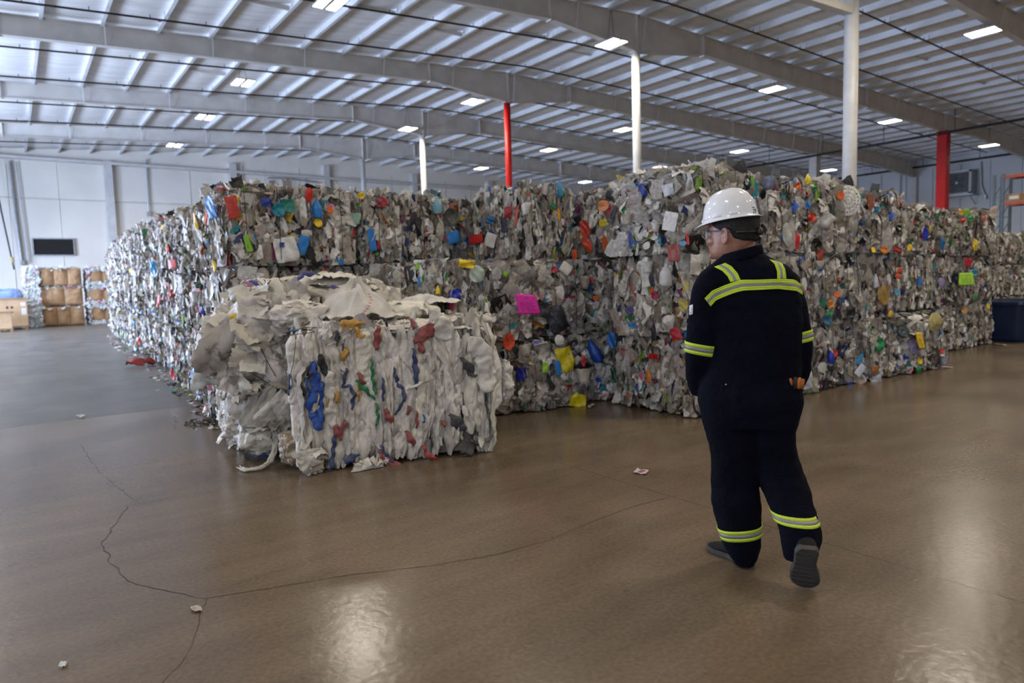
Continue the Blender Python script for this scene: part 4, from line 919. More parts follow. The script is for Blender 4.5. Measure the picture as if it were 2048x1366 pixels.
# tops: loose sheets and a tall peaked one
X_, Y_, Z_ = np.array([1., 0, 0]), np.array([0, 1., 0]), np.array([0, 0, 1.])
for k, (px, py, Y, rx, rz, ry, a) in enumerate([(560, 590, 6.5, 90, 26, .35, .22), (650, 572, 6.8, 120, 22, .35, .2), (720, 600, 6.2, 80, 30, .3, .22), (705, 628, 5.75, 66, 22, .25, .24), (800, 622, 5.75, 80, 20, .28, .2), (600, 632, 5.8, 60, 28, .25, .26), (930, 640, 5.3, 60, 12, .25, .18)]):
    bag_at(px, py, Y, rx, rz, ry, 30+k, bB if Y > 5.6 else bA, a)
def peak():
    P = []; g = 80; pk = on_Y(705, 560, 5.62)
    base = on_Y(705, 640, 5.62)
    s, t = np.meshgrid(np.linspace(-1, 1, g), np.linspace(-1, 1, g), indexing='ij'); r_ = np.sqrt(s*s+t*t)
    h = (pk[2]-base[2])*np.clip(1-r_*.95, 0, 1)**.85; an = np.arctan2(t, s)
    h = h*(.45+1.0*crease(np.stack([np.cos(an)*1.3, np.sin(an)*1.3, r_*.9], -1), 5))+.11*crease(np.stack([s, t, s*0], -1)*1.6, 8)+.02*crease(np.stack([s, t, s*0], -1)*5, 9)
    X = base[0]+s*.33+h*.12; Yv = base[1]+t*.34
    V = np.stack([X, Yv, base[2]-.02+h], -1).reshape(-1, 3); q = np.arange(g*g).reshape(g, g); F = np.stack([q[:-1, :-1], q[1:, :-1], q[1:, 1:], q[:-1, 1:]], -1).reshape(-1, 4)
    sm('peaked_sack', (V, F), bB, M['fabric'], 'white sack pulled up to a peak with red stitching')
    st = MB(); c = [on_Y(x, y, 5.30) for x, y in ((738, 588), (743, 600), (738, 612), (731, 622), (720, 630), (708, 636))]
    for a, b in zip(c[:-1], c[1:]):
        for f in (0, .5): p = a*(1-f)+b*f; st.bar(p+[-.012, 0, .004], p+[.012, 0, -.004], .006, .004)
    st.v = [tuple(v) for v in loc_inv(bB, np.array(st.v))]; st.build('red_stitching', mat('red_thread', (.6, .06, .03), .7), bB)['kind'] = 'stuff'
peak()
p0 = on_Y(790, 600, 6.0)
sm('loose_sheet', crumple_sheet(p0+[-.15, -.35, -.02], (.96, -.28, 0), (.28, .96, 0), (0, 0, 1), .62, .5, 71, .045, mound=.06), bB, M['fabric'])
for k, (px, py, w, h) in enumerate(((540, 560, .5, .3), (650, 553, .6, .3), (600, 575, .55, .3), (560, 610, .4, .3), (700, 585, .5, .3))):
    p0 = on_Y(px, py, 6.55-.12*(k > 1))
    sm('loose_sheet', crumple_sheet(p0+[-.2, -.15, 0], (.97, -.1, .02*(k % 3-1)), (.1, .97, .05), (0, -.1, 1), w*.8, h, 80+k, .05, g=50, edge=.10, mound=.02), bB, M['fabric'])
for e_ in (bA, bB):
    p = FL_[e_.name]; p.V = [loc_inv(e_, np.concatenate(p.V))]
    o = link('torn_sack_film', p.mesh('torn_sack_film'), M['fabric'], e_); o['kind'] = 'stuff'
# ribbons, straps and rags pressed into the fabric (paths in the photo, laid on the bale faces)
def strap(path, wpx, c, e=None, P0=None, n=None, off=.056, label=None, name='woven_strap', rough=.6, seed=0):
    e = e or bA; P0 = A0 if P0 is None else P0; n = AN if n is None else n
    pts = [on_plane(x, y, np.asarray(P0)+n*off, n) for x, y in path]; s = float((pts[0]-CAM)@CF)/FPX; w = wpx*s*1.3
    # resample
    Q = [pts[0]]
    for a, b in zip(pts[:-1], pts[1:]):
        k = max(2, int(np.linalg.norm(b-a)/.012)); Q += [a+(b-a)*i/k for i in range(1, k+1)]
    Q = np.array(Q); r = random.Random(seed+int(path[0][0]*3+path[0][1])); G = []
    for i, p in enumerate(Q):
        d = Q[min(i+1, len(Q)-1)]-Q[max(i-1, 0)]; d /= np.linalg.norm(d)+1e-9; x = np.cross(d, n); x /= np.linalg.norm(x)
        ww = w*(.6+.9*vn(np.array([[i*.16, r.random()*0+seed+path[0][0]*.01, 1.]]), 3)[0])*min(1, .35+i*.12, .35+(len(Q)-1-i)*.12); nz = .014*math.sin(i*.35+seed)+.02*(vn(np.array([[i*.21, 2., seed]]), 9)[0]-.5)
        sk = (vn(np.array([[i*.17, 5., seed]]), 21)[0]-.5)*.8
        ends = -.02 if i in (0, len(Q)-1) else 0
        cr_ = crease(p*9, 3)-.5; G.append([p+x*(ww*q/2+.006*math.sin(i*.9+q*3))+n*(nz+ends+.05*(crease((p+x*ww*q/2)*11, 5)-.5)-.008*abs(q)+sk*q*ww*.5) for q in (-1, -.66, -.33, 0, .33, .66, 1)])
    mb = MB().grid(G); mb.v = [tuple(v) for v in loc_inv(e, np.array(mb.v))]
    o = mb.build(name, c if not isinstance(c, tuple) else pmat(c, rough, (60, .3)), e, True); so = o.modifiers.new('s', 'SOLIDIFY'); so.thickness = .003
    if label: o['label'] = label
    return o
def cp(*pts): return [(350+x/2.731, 500+y/2.731) for x, y in pts]
SB, SK, SG, SR, SGr, SY, SN, SW = (.025, .085, .36), (.02, .02, .022), (.06, .06, .065), (.28, .07, .07), (.02, .20, .07), (.50, .27, .05), (.05, .07, .16), (.62, .60, .55)
for path, w, c, lb in (
    (cp((748, 610), (770, 700), (762, 790), (742, 850), (765, 920), (795, 990)), 14, SB, 'bright blue torn strap'), (cp((798, 720), (795, 850), (800, 975)), 9, SB, 'second bright blue strap'), (cp((712, 700), (735, 790), (725, 830)), 6, SB, None),
    (cp((760, 610), (730, 650), (722, 690)), 9, SK, 'black strap'), (cp((790, 570), (800, 620), (830, 690)), 13, SK, 'black strap'), (cp((775, 640), (745, 680), (725, 705)), 6, SK, None),
    (cp((655, 705), (690, 740), (712, 800)), 11, SG, 'dark grey strap'), (cp((1562, 590), (1600, 635), (1650, 700)), 12, SG, 'dark grey strap'), (cp((1500, 900), (1545, 945), (1590, 990)), 15, SG, 'dark grey strap'), (cp((1560, 1110), (1620, 1080), (1650, 1060)), 16, SG, None), (cp((1590, 1010), (1640, 1060), (1670, 1070)), 5, SG, None),
    (cp((1305, 510), (1370, 450), (1435, 410)), 17, SR, 'faded red strap'), (cp((1325, 500), (1345, 535), (1362, 568)), 14, SR, None), (cp((868, 955), (890, 1000), (912, 1045)), 12, SR, None), (cp((928, 930), (915, 975), (900, 1020)), 8, SR, None), (cp((1148, 870), (1165, 910), (1195, 955)), 13, SR, None), (cp((1262, 990), (1285, 1030), (1315, 1075)), 12, SR, None), (cp((1120, 1095), (1145, 1140), (1180, 1178), (1240, 1172)), 12, SR, 'red strap end trailing at the foot of the bale'),
    (cp((1355, 1070), (1380, 1125), (1440, 1145)), 8, (.34, .06, .05), None), (cp((1280, 850), (1275, 905)), 10, SR, None), (cp((1000, 670), (1025, 720), (1045, 735)), 8, SR, None), (cp((1110, 410), (1105, 480), (1100, 550)), 11, SR, None), (cp((1280, 372), (1300, 400), (1305, 435)), 10, SR, None), (cp((1320, 880), (1322, 980)), 5, SR, None), (cp((1452, 935), (1480, 965)), 10, SR, None),
    (cp((1075, 600), (1082, 700), (1096, 790)), 5, SGr, 'green ribbon'), (cp((990, 712), (1045, 770), (1096, 822)), 7, SGr, 'green ribbon'), (cp((1100, 840), (1112, 930), (1100, 965)), 4, SGr, None),
    (cp((905, 398), (960, 402), (1040, 398)), 12, SY, 'mustard yellow rag at the top edge'), (cp((985, 420), (1005, 465), (1045, 475)), 9, SY, None), (cp((935, 535), (925, 570), (918, 610)), 11, SY, None), (cp((905, 395), (930, 440)), 8, SY, None), (cp((883, 775), (885, 840)), 8, SY, None), (cp((1000, 735), (1004, 830)), 4, SY, None), (cp((830, 800), (835, 900)), 7, (.42, .30, .14), None),
    (cp((938, 645), (925, 700), (918, 750), (955, 745), (980, 790), (965, 890)), 5, SN, 'navy stitched edge'), (cp((1195, 640), (1215, 720), (1255, 790), (1240, 845), (1205, 905)), 6, SN, 'navy stitched edge'), (cp((1300, 535), (1318, 650), (1318, 800)), 7, SN, None), (cp((875, 990), (865, 1100), (850, 1225)), 7, SN, 'navy stitched edge'), (cp((1125, 1065), (1155, 1125), (1205, 1172)), 6, SN, None), (cp((1135, 700), (1140, 830)), 4, SN, None), (cp((1358, 900), (1362, 945)), 5, (.02, .15, .4), None), (cp((955, 1170), (935, 1150), (1010, 1120)), 9, SN, None), (cp((625, 680), (622, 800)), 4, SN, None), (cp((880, 440), (890, 500), (905, 470)), 8, SG, None), (cp((1120, 370), (1150, 380), (1160, 420)), 5, SK, None),
    (cp((850, 660), (840, 760), (845, 850), (870, 980)), 16, SW, None), (cp((1600, 480), (1680, 560), (1720, 780)), 26, SW, None), (cp((1460, 360), (1470, 420), (1480, 500)), 26, SW, None), (cp((960, 1215), (1000, 1200), (1060, 1215), (1240, 1185)), 7, SW, 'white strip lying along the foot of the bale')):
    strap(path, w, c, label=lb)
# things on the left bale: yellow label sheet, red rags, blue stitching, black wire ends
Bp = np.array(B0); 
strap(cp((300, 440), (325, 400), (352, 335)), 16, (.72, .56, .03), bB, Bp, BN, .30, 'yellow label sheet', 'label_sheet', .3)
strap(cp((600, 325), (660, 318), (710, 325)), 10, SR, bB, Bp, BN, .12, None, 'red_rag')
strap(cp((665, 170), (700, 130), (770, 130)), 9, (.06, .07, .25), bB, Bp, BN, -.05, None); strap(cp((850, 200), (900, 215), (935, 215)), 9, (.08, .08, .25), bB, Bp, BN, .12); strap(cp((400, 170), (460, 185), (540, 185)), 6, (.06, .08, .35), bB, Bp, BN, .02); strap(cp((370, 165), (400, 185), (430, 190)), 8, (.5, .2, .3), bB, Bp, BN, .02); strap(cp((630, 440), (675, 440)), 5, (.03, .14, .3), bA, A0, AN, .08)
strap([(423, 728), (405, 752), (384, 784)], 22, mat('milky_film', (.62, .62, .60), .25, noise=(14, .1), bump=(30, .5), alpha=.72), bB, Bp, BN, .22, 'milky plastic flap hanging out to the left', 'film_flap')
def ragged(path, w):
    pts = [np.array(p, float) for p in path]; mb = MB(); r = random.Random(3)
    for k in range(16):
        o = [r.uniform(-w, w)*.5 for _ in pts]; q = []
        for i, p in enumerate(pts[:-1]):
            for f in (0, .25, .5, .75): q.append(p*(1-f)+pts[i+1]*f+np.array([o[i]*(1-f)+o[i+1]*f, r.uniform(-.012, .012), r.uniform(0, .012)]))
        q = q[r.randrange(0, 3):len(q)-r.randrange(0, 4)]
        mb.tube(q, [.010 if 1 < i < len(q)-2 else .003 for i in range(len(q))], 5)
    return mb
pa = [on_Y(540, 845, 5.75), on_Y(551, 872, 5.72), on_Y(550, 905, 5.68), on_floor(540, 925, .03), on_floor(520, 938, .015), on_floor(495, 941, .012), on_floor(472, 933, .012)]
mb = ragged(pa, .05); mb.v = [tuple(v) for v in loc_inv(bB, np.array(mb.v))]; o = mb.build('frayed_strip', M['fabric_plain'] if 'fabric_plain' in M else pmat((.56, .53, .46), .7, (40, .4)), bB, True); o['label'] = 'frayed white strip trailing over the floor'; o['kind'] = 'stuff'
def wires(e, paths, Y, r=.0032):
    for p in paths:
        pts = [on_Y(x, y, Y) for x, y in p]; q = []
        for a, b in zip(pts[:-1], pts[1:]):
            for f in (0, .33, .66): q.append(a*(1-f)+b*f+np.array([rnd.uniform(-.006, .006), rnd.uniform(-.02, .02), rnd.uniform(-.006, .006)]))
        q.append(pts[-1]); mb = MB().tube(q, r, 5); mb.v = [tuple(v) for v in loc_inv(e, np.array(mb.v))]; mb.build('cut_wire', M['wire'], e, True)
wires(bB, [cp((560, 118), (575, 175), (602, 215), (605, 260), (622, 305)), cp((645, 168), (612, 208), (600, 230)), cp((365, 205), (390, 250), (430, 330)), cp((360, 240), (440, 262), (500, 240), (520, 225)), cp((375, 195), (420, 205), (385, 260)), cp((490, 180), (515, 235), (512, 305)), cp((450, 170), (500, 200), (535, 185)), cp((480, 160), (510, 190), (500, 250))], 6.0)
wires(bA, [cp((590, 455), (650, 462), (720, 452), (765, 448)), cp((600, 450), (690, 430), (760, 445)), cp((660, 470), (645, 620), (630, 780)), cp((690, 425), (770, 420), (730, 440)), cp((1430, 350), (1500, 358), (1560, 352))], 5.13, .0026)
wires(bB, [cp((450, 490), (475, 560), (550, 690)), cp((380, 970), (500, 975), (600, 970)), cp((400, 660), (500, 720), (560, 760))], 5.78, .003)
mb = MB().tube([on_floor(497, 904, .008), on_floor(515, 910, .008), on_floor(540, 909, .01)], .006, 5); o = mb.build('blue_cord', pmat((.05, .15, .5), .6, (40, .2))); tag(o, 'short piece of blue cord on the floor beside the white sack bale', 'cord')
# ------------------------------------------------------------------ far left: cardboard bales, cartons, wall vent
M['card'] = mat('cardboard', (.36, .22, .115), .75, noise=(2.2, .3), bump=(6, .5))
M['card_l'] = mat('cardboard_light', (.50, .34, .20), .75, noise=(2.0, .2), bump=(5, .3))
def card_bale(x0, x1, y0, y1, z0, z1, n, seed, lab, film=.0):
    e = empty('cardboard_bale', ((x0+x1)/2, (y0+y1)/2, z0)); tag(e, lab, 'bale', 'cardboard bales against the far wall'); w, d, h = x1-x0, y1-y0, z1-z0
    for s in (-1, 1):
        G = []; g, k = 16*n+1, 18
        for i in range(g):
            u = i/(g-1); row = []
            for j in range(k):
                v = j/(k-1); b = .10*abs(math.sin(u*n*math.pi))**.5*math.sin(min(1, max(0, v))*math.pi)**.3+.05*(ridge(np.array([[u*n*2.1, v*4, seed]]), seed)[0]-.5)
                row.append((-w/2+u*w, s*(d/2-.12+b), .02+v*(h-.04)))
            G.append(row)
        MB().grid(G).build('cardboard_face', M['card'], e, True)
    MB().box(-w/2+.03, w/2-.03, -d/2+.12, d/2-.12, .02, h-.03).build('pressed_core', M['card'], e)
    rs = np.random.RandomState(seed); m = 340; P = np.zeros((m, 3)); nr = np.zeros((m, 3)); a = rs.rand(m)
    for i in range(m):
        if a[i] < .45: P[i] = (rs.uniform(-w/2, w/2), rs.uniform(-d/2, d/2), h-rs.uniform(.0, .10)); nr[i] = (0, -.4, 1)
        elif a[i] < .8: s = -1 if rs.rand() < .6+film else 1; P[i] = (s*w/2*(1-abs(rs.normal(0, .05))), rs.uniform(-d/2, d/2), rs.uniform(.05, h)); nr[i] = (s, -.6, 0)
        else: P[i] = (rs.uniform(-w/2, w/2), -d/2, rs.choice([rs.uniform(.0, .12), rs.uniform(h-.12, h)])); nr[i] = (0, -1, .2)
        if film and a[i] > .6: P[i] = (-w/2+rs.uniform(0, film*w), -d/2-.02, rs.uniform(.05, h)); nr[i] = (0, -1, 0)
    P[:, 2] = np.clip(P[:, 2], .08, h)
    c = np.array([(.62, .66, .66, .2) if rs.rand() < .9 else (.5, .2, .3, 0) for _ in range(m)])
    t = patches(P, nr+rs.normal(0, .3, (m, 3)), rs.uniform(-1, 1, m), rs.uniform(.05, .12, m), rs.uniform(.06, .16, m), c, seed)
    V = t[0]; V[:, 2] = np.maximum(V[:, 2], .01)
    o = link('plastic_film', np_mesh('plastic_film', V, t[1], t[2]), M['plastic'], e); o['kind'] = 'stuff'
    for i in range(n+1):
        x = -w/2+w*(i+.1)/(n+.2); MB().tube([(x, -d/2-.03, .05), (x, -d/2-.06, h/2), (x, -d/2-.02, h-.05)], .008, 5).build('baling_wire', M['wire'], e)
CZ = [(0, .92), (.94, 1.84), (1.86, 2.72)]
for t in range(3):
    card_bale(.62, 2.80, 38.0, 39.3, *CZ[t], 4-(t == 1), 5+t, '%s brown cardboard bale of the left stack by the far wall' % TN[t], .22)
    card_bale(3.0, 5.0, 38.1, 39.4, CZ[t][0], CZ[t][1]-.04*(t == 2), 3, 15+t, '%s brown cardboard bale of the right stack by the far wall' % TN[t])
def carton(x0, x1, y0, y1, z0, z1, lab, marks=True, seed=0):
    e = empty('carton_on_pallet', ((x0+x1)/2, (y0+y1)/2, 0)); tag(e, lab, 'box'); w, d = x1-x0, y1-y0
    MB().box(-w/2, w/2, -d/2, d/2, z0, z1).build('carton', M['card_l'], e, bevel=.02)
    MB().box(-w/2-.03, w/2+.03, -d/2-.03, d/2+.03, z1-.0, z1+.05).build('carton_lid', M['card'], e)
    pl = MB(); pl.box(-w/2-.02, w/2+.02, -d/2, d/2, z0-.04, z0-.005)
    for s in (-1, 0, 1): pl.box(s*w*.45-.05, s*w*.45+.05, -d/2, d/2, .0, z0-.04)
    pl.build('pallet', mat('pallet_wood_%d' % seed, (.28, .17, .09), .8), e)
    if marks:
        mk = MB(); y = -d/2-.004; 
        for i in range(4):
            for j in range(3):
                if (i+j) % 4 == 3: continue
                x = -.22+i*.16; z = z0+.42+j*.18; mk.box(x, x+.08, y, y+.003, z, z+.05+.05*(j != 1))
        mk.build('printed_symbol', M['dark'], e)['kind'] = 'stuff'
        MB().box(w*.36, w*.46, y, y+.003, z1-.3, z1-.14).build('paper_label', M['white_paint'], e); MB().box(w*.37, w*.47, y, y+.003, z1-.68, z1-.40).build('paper_label', M['white_paint'], e)
carton(-1.1, .60, 36.4, 37.4, .14, 1.32, 'large light brown carton with dark printed symbols on a pallet')
carton(-.9, .02, 34.9, 35.6, .12, .78, 'small low carton in front of the large printed carton', False, 1)
e = empty('wrapped_bale', (-.25, 38.4, 0)); tag(e, 'pale blue wrapped bundle behind the large carton', 'bale')
V, F = crumple_bag((0, 0, .9), (.75, .6, .88), 5, 0, .08, power=.35); link('blue_wrap', np_mesh('blue_wrap', V, F), mat('blue_wrap', (.20, .30, .55), .3, bump=(5, .5)), e)
MB().tube([(-.3, -.62, .1), (-.3, -.66, .9), (-.3, -.6, 1.7)], .01, 5).build('strap_band', M['wire'], e)
e = empty('wall_vent', (2.27, YF-.15, 4.2)); tag(e, 'dark rectangular louvred vent low on the far white wall', 'vent')
mb = MB()
for z in np.linspace(-.40, .40, 12): mb.bar((-.94, -.06, z-.02), (.94, -.06, z-.02), .07, .012, up=(0, .6, 1))
mb.build('louvre_slat', mat('vent_dark', (.03, .026, .022), .6), e)['kind'] = 'stuff'
MB().box(-.98, .98, -.02, .0, -.46, .46).build('vent_back', M['dark'], e)
MB().box(-1.02, 1.02, -.12, .02, .44, .50).box(-1.02, 1.02, -.12, .02, -.5, -.44).box(-1.02, -.95, -.12, .02, -.45, .45).box(.95, 1.02, -.12, .02, -.45, .45).build('vent_frame', M['galv'], e)
def conduit(pts, r, lab, box=None, m=None):
    e = empty('wall_conduit', pts[0]); tag(e, lab, 'pipe'); b = np.array(pts[0]); MB().tube([np.array(p)-b for p in pts], r, 6).build('conduit_run', m or M['galv'], e)
    if box: q = np.array(box)-b; MB().box(q[0]-.10, q[0]+.10, q[1]-.06, q[1]+.05, q[2]-.14, q[2]+.14).build('junction_box', m or M['galv'], e)
yw = YF-.26
conduit([(7.33, yw, 9.55), (7.30, yw, 8), (7.27, yw, 6.35)], .05, 'vertical grey conduit with a small box high on the far wall, right of the vent', (7.27, yw, 6.25))
conduit([(.55, yw, 8.9), (.62, yw, 6), (.72, yw, 3.3)], .07, 'thick vertical wall pipe left of the vent', (.75, yw, 3.3))
conduit([(.85, yw, 8.9), (.95, yw, 6), (1.05, yw, 3.3)], .03, 'thin vertical wall pipe close left of the vent')
conduit([(12.9, yw, 9.6), (13.0, yw, 8), (13.4, yw, 6)], .025, 'thin cable dropping down the far wall above the first bales')
conduit([(16.2, yw, 9.3), (16.3, yw, 7.5), (16.1, yw, 5.2)], .03, 'left cable of the pair dropping near the thin far column')
conduit([(17.1, yw, 9.3), (17.3, yw, 7.4), (17.2, yw, 5.2)], .03, 'right cable of the pair dropping near the thin far column')
conduit([(14.6, yw, 8.9), (15.9, yw, 8.95), (18.4, yw, 8.8)], .04, 'horizontal conduit high on the far wall behind the thin column', (14.8, yw, 8.6))
conduit([(-.25, yw-.6, 9.0), (0.0, yw-.7, 6), (.32, yw-.8, 2.9)], .045, 'dark pole with a yellow band hanging at the left edge by the far wall', None, M['dark'])
MB().tube([(.27, yw-.79, 3.6), (.29, yw-.79, 3.3)], .06, 8).build('yellow_band', pmat((.6, .35, .03)), bpy.data.objects['wall_conduit.007'] if 'wall_conduit.007' in bpy.data.objects else None)
b_ = bpy.data.objects.get('yellow_band')
if b_ is not None and b_.parent is not None: b_.data.transform(Matrix.Translation(-Vector(b_.parent.location)))
# ------------------------------------------------------------------ right side: fan unit, rack, bin
e = empty('fan_unit', (XR-.55, 21.5, 7.75)); tag(e, 'boxy wall-mounted fan cooler with dark grille right of the red square column', 'fan unit')
MB().box(-.5, .5, -.95, .95, -.85, .85).build('unit_case', M['galv'], e, bevel=.03)
fr = MB(); fr.box(-.56, -.5, -.95, .95, .72, .88).box(-.56, -.5, -.95, .95, -.88, -.72).box(-.56, -.5, -.95, -.8, -.85, .85).box(-.56, -.5, .8, .95, -.85, .85); fr.build('front_frame', M['white_paint'], e)
MB().box(-.53, -.5, -.8, .8, -.72, .72).build('dark_opening', M['dark'], e)
gr = MB(); 
for k in range(9): z = -.6+k*.15; gr.bar((-.55, -.78, z), (-.55, .78, z), .012)
gr.build('guard_grille', M['galv'], e)['kind'] = 'stuff'
for k in range(5):
    a = k*2*math.pi/5; c, s = math.cos(a), math.sin(a)
    MB().add([(-.54, .06*c-.05*s, .06*s+.05*c), (-.56, .55*c-.16*s, .55*s+.16*c), (-.53, .55*c+.16*s, .55*s-.16*c), (-.54, .06*c+.05*s, .06*s-.05*c)], [(0, 1, 2, 3)]).build('fan_blade', M['pipe'], e)
MB().tube([(-.57, 0, 0), (-.51, 0, 0)], .09, 12).build('fan_hub', M['galv'], e)
MB().box(-.75, .5, -1.1, 1.1, -.95, -.87).bar((.45, -.9, -1.6), (-.65, -.9, -.95), .05).bar((.45, .9, -1.6), (-.65, .9, -.95), .05).build('wall_bracket', M['galv'], e)
conduit([(XR-.3, 20.3, 9.2), (XR-.3, 20.2, 7.4), (XR-.3, 19.9, 6.6)], .05, 'grey conduit looping down beside the wall fan unit', (XR-.3, 19.9, 6.6))
conduit([(XR-.3, 25.8, 9.3), (XR-.3, 25.8, 7.0), (XR-.3, 25.8, 5.0)], .04, 'vertical conduit on the right wall left of the red square column')
RX = 40.0
def atRX(px, py): p = on_X(px, py, RX); return p[1], p[2]
yA, zt = atRX(1989, 350); yB, _ = atRX(2007, 350); zb1 = atRX(1990, 356)[1]; zb2 = atRX(2000, 409)[1]
e = empty('pallet_rack', (RX, yA, 0)); tag(e, 'tall blue-grey pallet rack with orange beams at the right edge', 'rack')
M['rack_blue'] = mat('rack_grey_blue', (.09, .12, .15), .5, noise=(5, .2)); M['rack_orange'] = mat('rack_orange', (.38, .07, .03), .5, noise=(5, .25))
yd = yB-yA
for k, dx in enumerate((0, 1.0)):
    for yy in (0, yd): MB().box(dx-.05, dx+.05, yy-.06, yy+.06, 0, zt).build('upright_post', M['rack_blue'], e)
    for j in range(6):
        z = .3+j*(zt-.5)/6; MB().bar((dx, 0, z), (dx, yd, z+(zt-.5)/6*.8), .035).build('diagonal_brace', M['rack_blue'], e)
        MB().bar((dx, 0, z), (dx, yd, z), .035).build('cross_brace', M['rack_blue'], e)
for z in (zb1, zb2, zb2-2.2):
    for dx in (0, 1.0): MB().box(dx-.04, dx+.04, yd-3.6, yd, z-.08, z+.06).build('load_beam', M['rack_orange'], e)
    MB().box(0, 1.0, yd-3.6, yd-.1, z+.06, z+.09).build('shelf_deck', M['card'], e)
for dx in (0, 1.0): MB().box(dx-.05, dx+.05, yd-3.7, yd-3.6, 0, zt).build('upright_post', M['rack_blue'], e)
y1, z1 = atRX(2010, 388); y2, z2 = atRX(2038, 388)
o = MB().box(-.35, .45, -abs(y1-y2)/2, abs(y1-y2)/2, 0, z1-zb2-.1).build('cardboard_box', M['card'], None, bevel=.02, loc=(RX+.45, (y1+y2)/2, zb2+.09)); tag(o, 'brown cardboard box lying on the upper shelf of the pallet rack', 'box')
MB().box(-.36, -.352, -.25, .15, .12, .28).build('white_label', M['white_paint'], o)
# blue bin
e = empty('plastic_bin', (16.36, 5.25, 0)); tag(e, 'large dark blue plastic bin on the floor at the right edge', 'bin')
M['bin'] = mat('bin_blue', (.005, .018, .06), .4, noise=(6, .25)); mb = MB()
def rrect(w, d, r, z, n=6):
    pts = []
    for cx_, cy_, a0 in ((w-r, d-r, 0), (-w+r, d-r, 90), (-w+r, -d+r, 180), (w-r, -d+r, 270)):
        for k in range(n+1): a = math.radians(a0+90*k/n); pts.append((cx_+r*math.cos(a), cy_+r*math.sin(a), z))
    return pts
rings = [rrect(.70, .50, .18, 0), rrect(.74, .53, .20, .06), rrect(.86, .60, .22, .74), rrect(.86, .60, .22, .745), rrect(.92, .66, .24, .745), rrect(.92, .66, .24, .80), rrect(.86, .60, .22, .80), rrect(.72, .50, .18, .08)]
mb.loft(rings); mb.build('bin_body', M['bin'], e, False, bevel=0)
for s in (-1, 1): MB().box(s*.5-.05, s*.5+.05, -.63, -.56, .15, .72).build('side_rib', M['bin'], e)
MB().box(-.93, .93, -.69, -.655, .70, .78).build('rim_band', M['black_plastic'], e)
# ------------------------------------------------------------------ litter on the floor
def litter(px, py, w, d, c, lab, seed, name='paper_scrap', cat='litter', amp=.25, z=.006):
    p = on_floor(px, py); t = patches(np.array([[0, 0, z+.004]]), np.array([[.05, -.05, 1.]]), np.array([seed*.7]), np.array([w]), np.array([d]), np.ones((1, 4)), seed, g=7, crump=amp, bend=.1, disc=.3)
    V = t[0]; V[:, 2] -= V[:, 2].min()-.002; o = link(name, np_mesh(name, V, t[1]), c if not isinstance(c, tuple) else pmat(c, .5), None, (p[0], p[1], 0)); so = o.modifiers.new('s', 'SOLIDIFY'); so.thickness = .0015; so.offset = 1
    tag(o, lab, cat); return o
p1 = litter(1283, 945, .060, .045, (.58, .46, .46), 'small torn pinkish paper with print on the floor left of the worker', 3, amp=.08)
mb = MB()
for k in range(4): mb.box(-.035+k*.018, -.025+k*.018, -.02, .015, .012, .0135)
mb.build('print_mark', pmat((.3, .08, .12), .6), p1)
litter(393, 1221, .035, .02, (.42, .36, .30), 'tiny crumpled clear scrap on a crack in the front left floor', 5, amp=.5)
litter(127, 1333, .011, .017, (.70, .72, .74), 'small white chip on the floor in the bottom left corner', 6, 'plastic_chip', amp=.6)
litter(283, 732, .28, .12, (.30, .04, .03), 'dark red rag on the floor at the foot of the left row', 7, 'red_rag', amp=.5)
litter(345, 770, .10, .05, (.05, .05, .05), 'dark flat scrap on the floor beside the left row', 8); litter(372, 776, .08, .06, (.55, .55, .50), 'pale crumpled scrap on the floor beside the left row', 9, amp=.6); litter(388, 792, .07, .03, (.45, .5, .04), 'yellow-green scrap on the floor left of the white sack bales', 10); litter(362, 780, .06, .03, (.2, .35, .06), 'green scrap on the floor near the left row', 11)
litter(1182, 814, .10, .03, (.6, .56, .48), 'pale curved scrap on the floor in front of the yellow bags', 12, amp=.5); litter(1990, 690, .22, .04, (.5, .5, .48), 'pale film strip on the floor beside the blue bin', 13); litter(163, 835, .05, .03, (.5, .48, .45), 'tiny pale scrap on the long floor joint at the left', 14)
litter(1890, 736, .10, .04, (.45, .35, .32), 'brownish scrap on the floor beside the yellow note bale', 15)
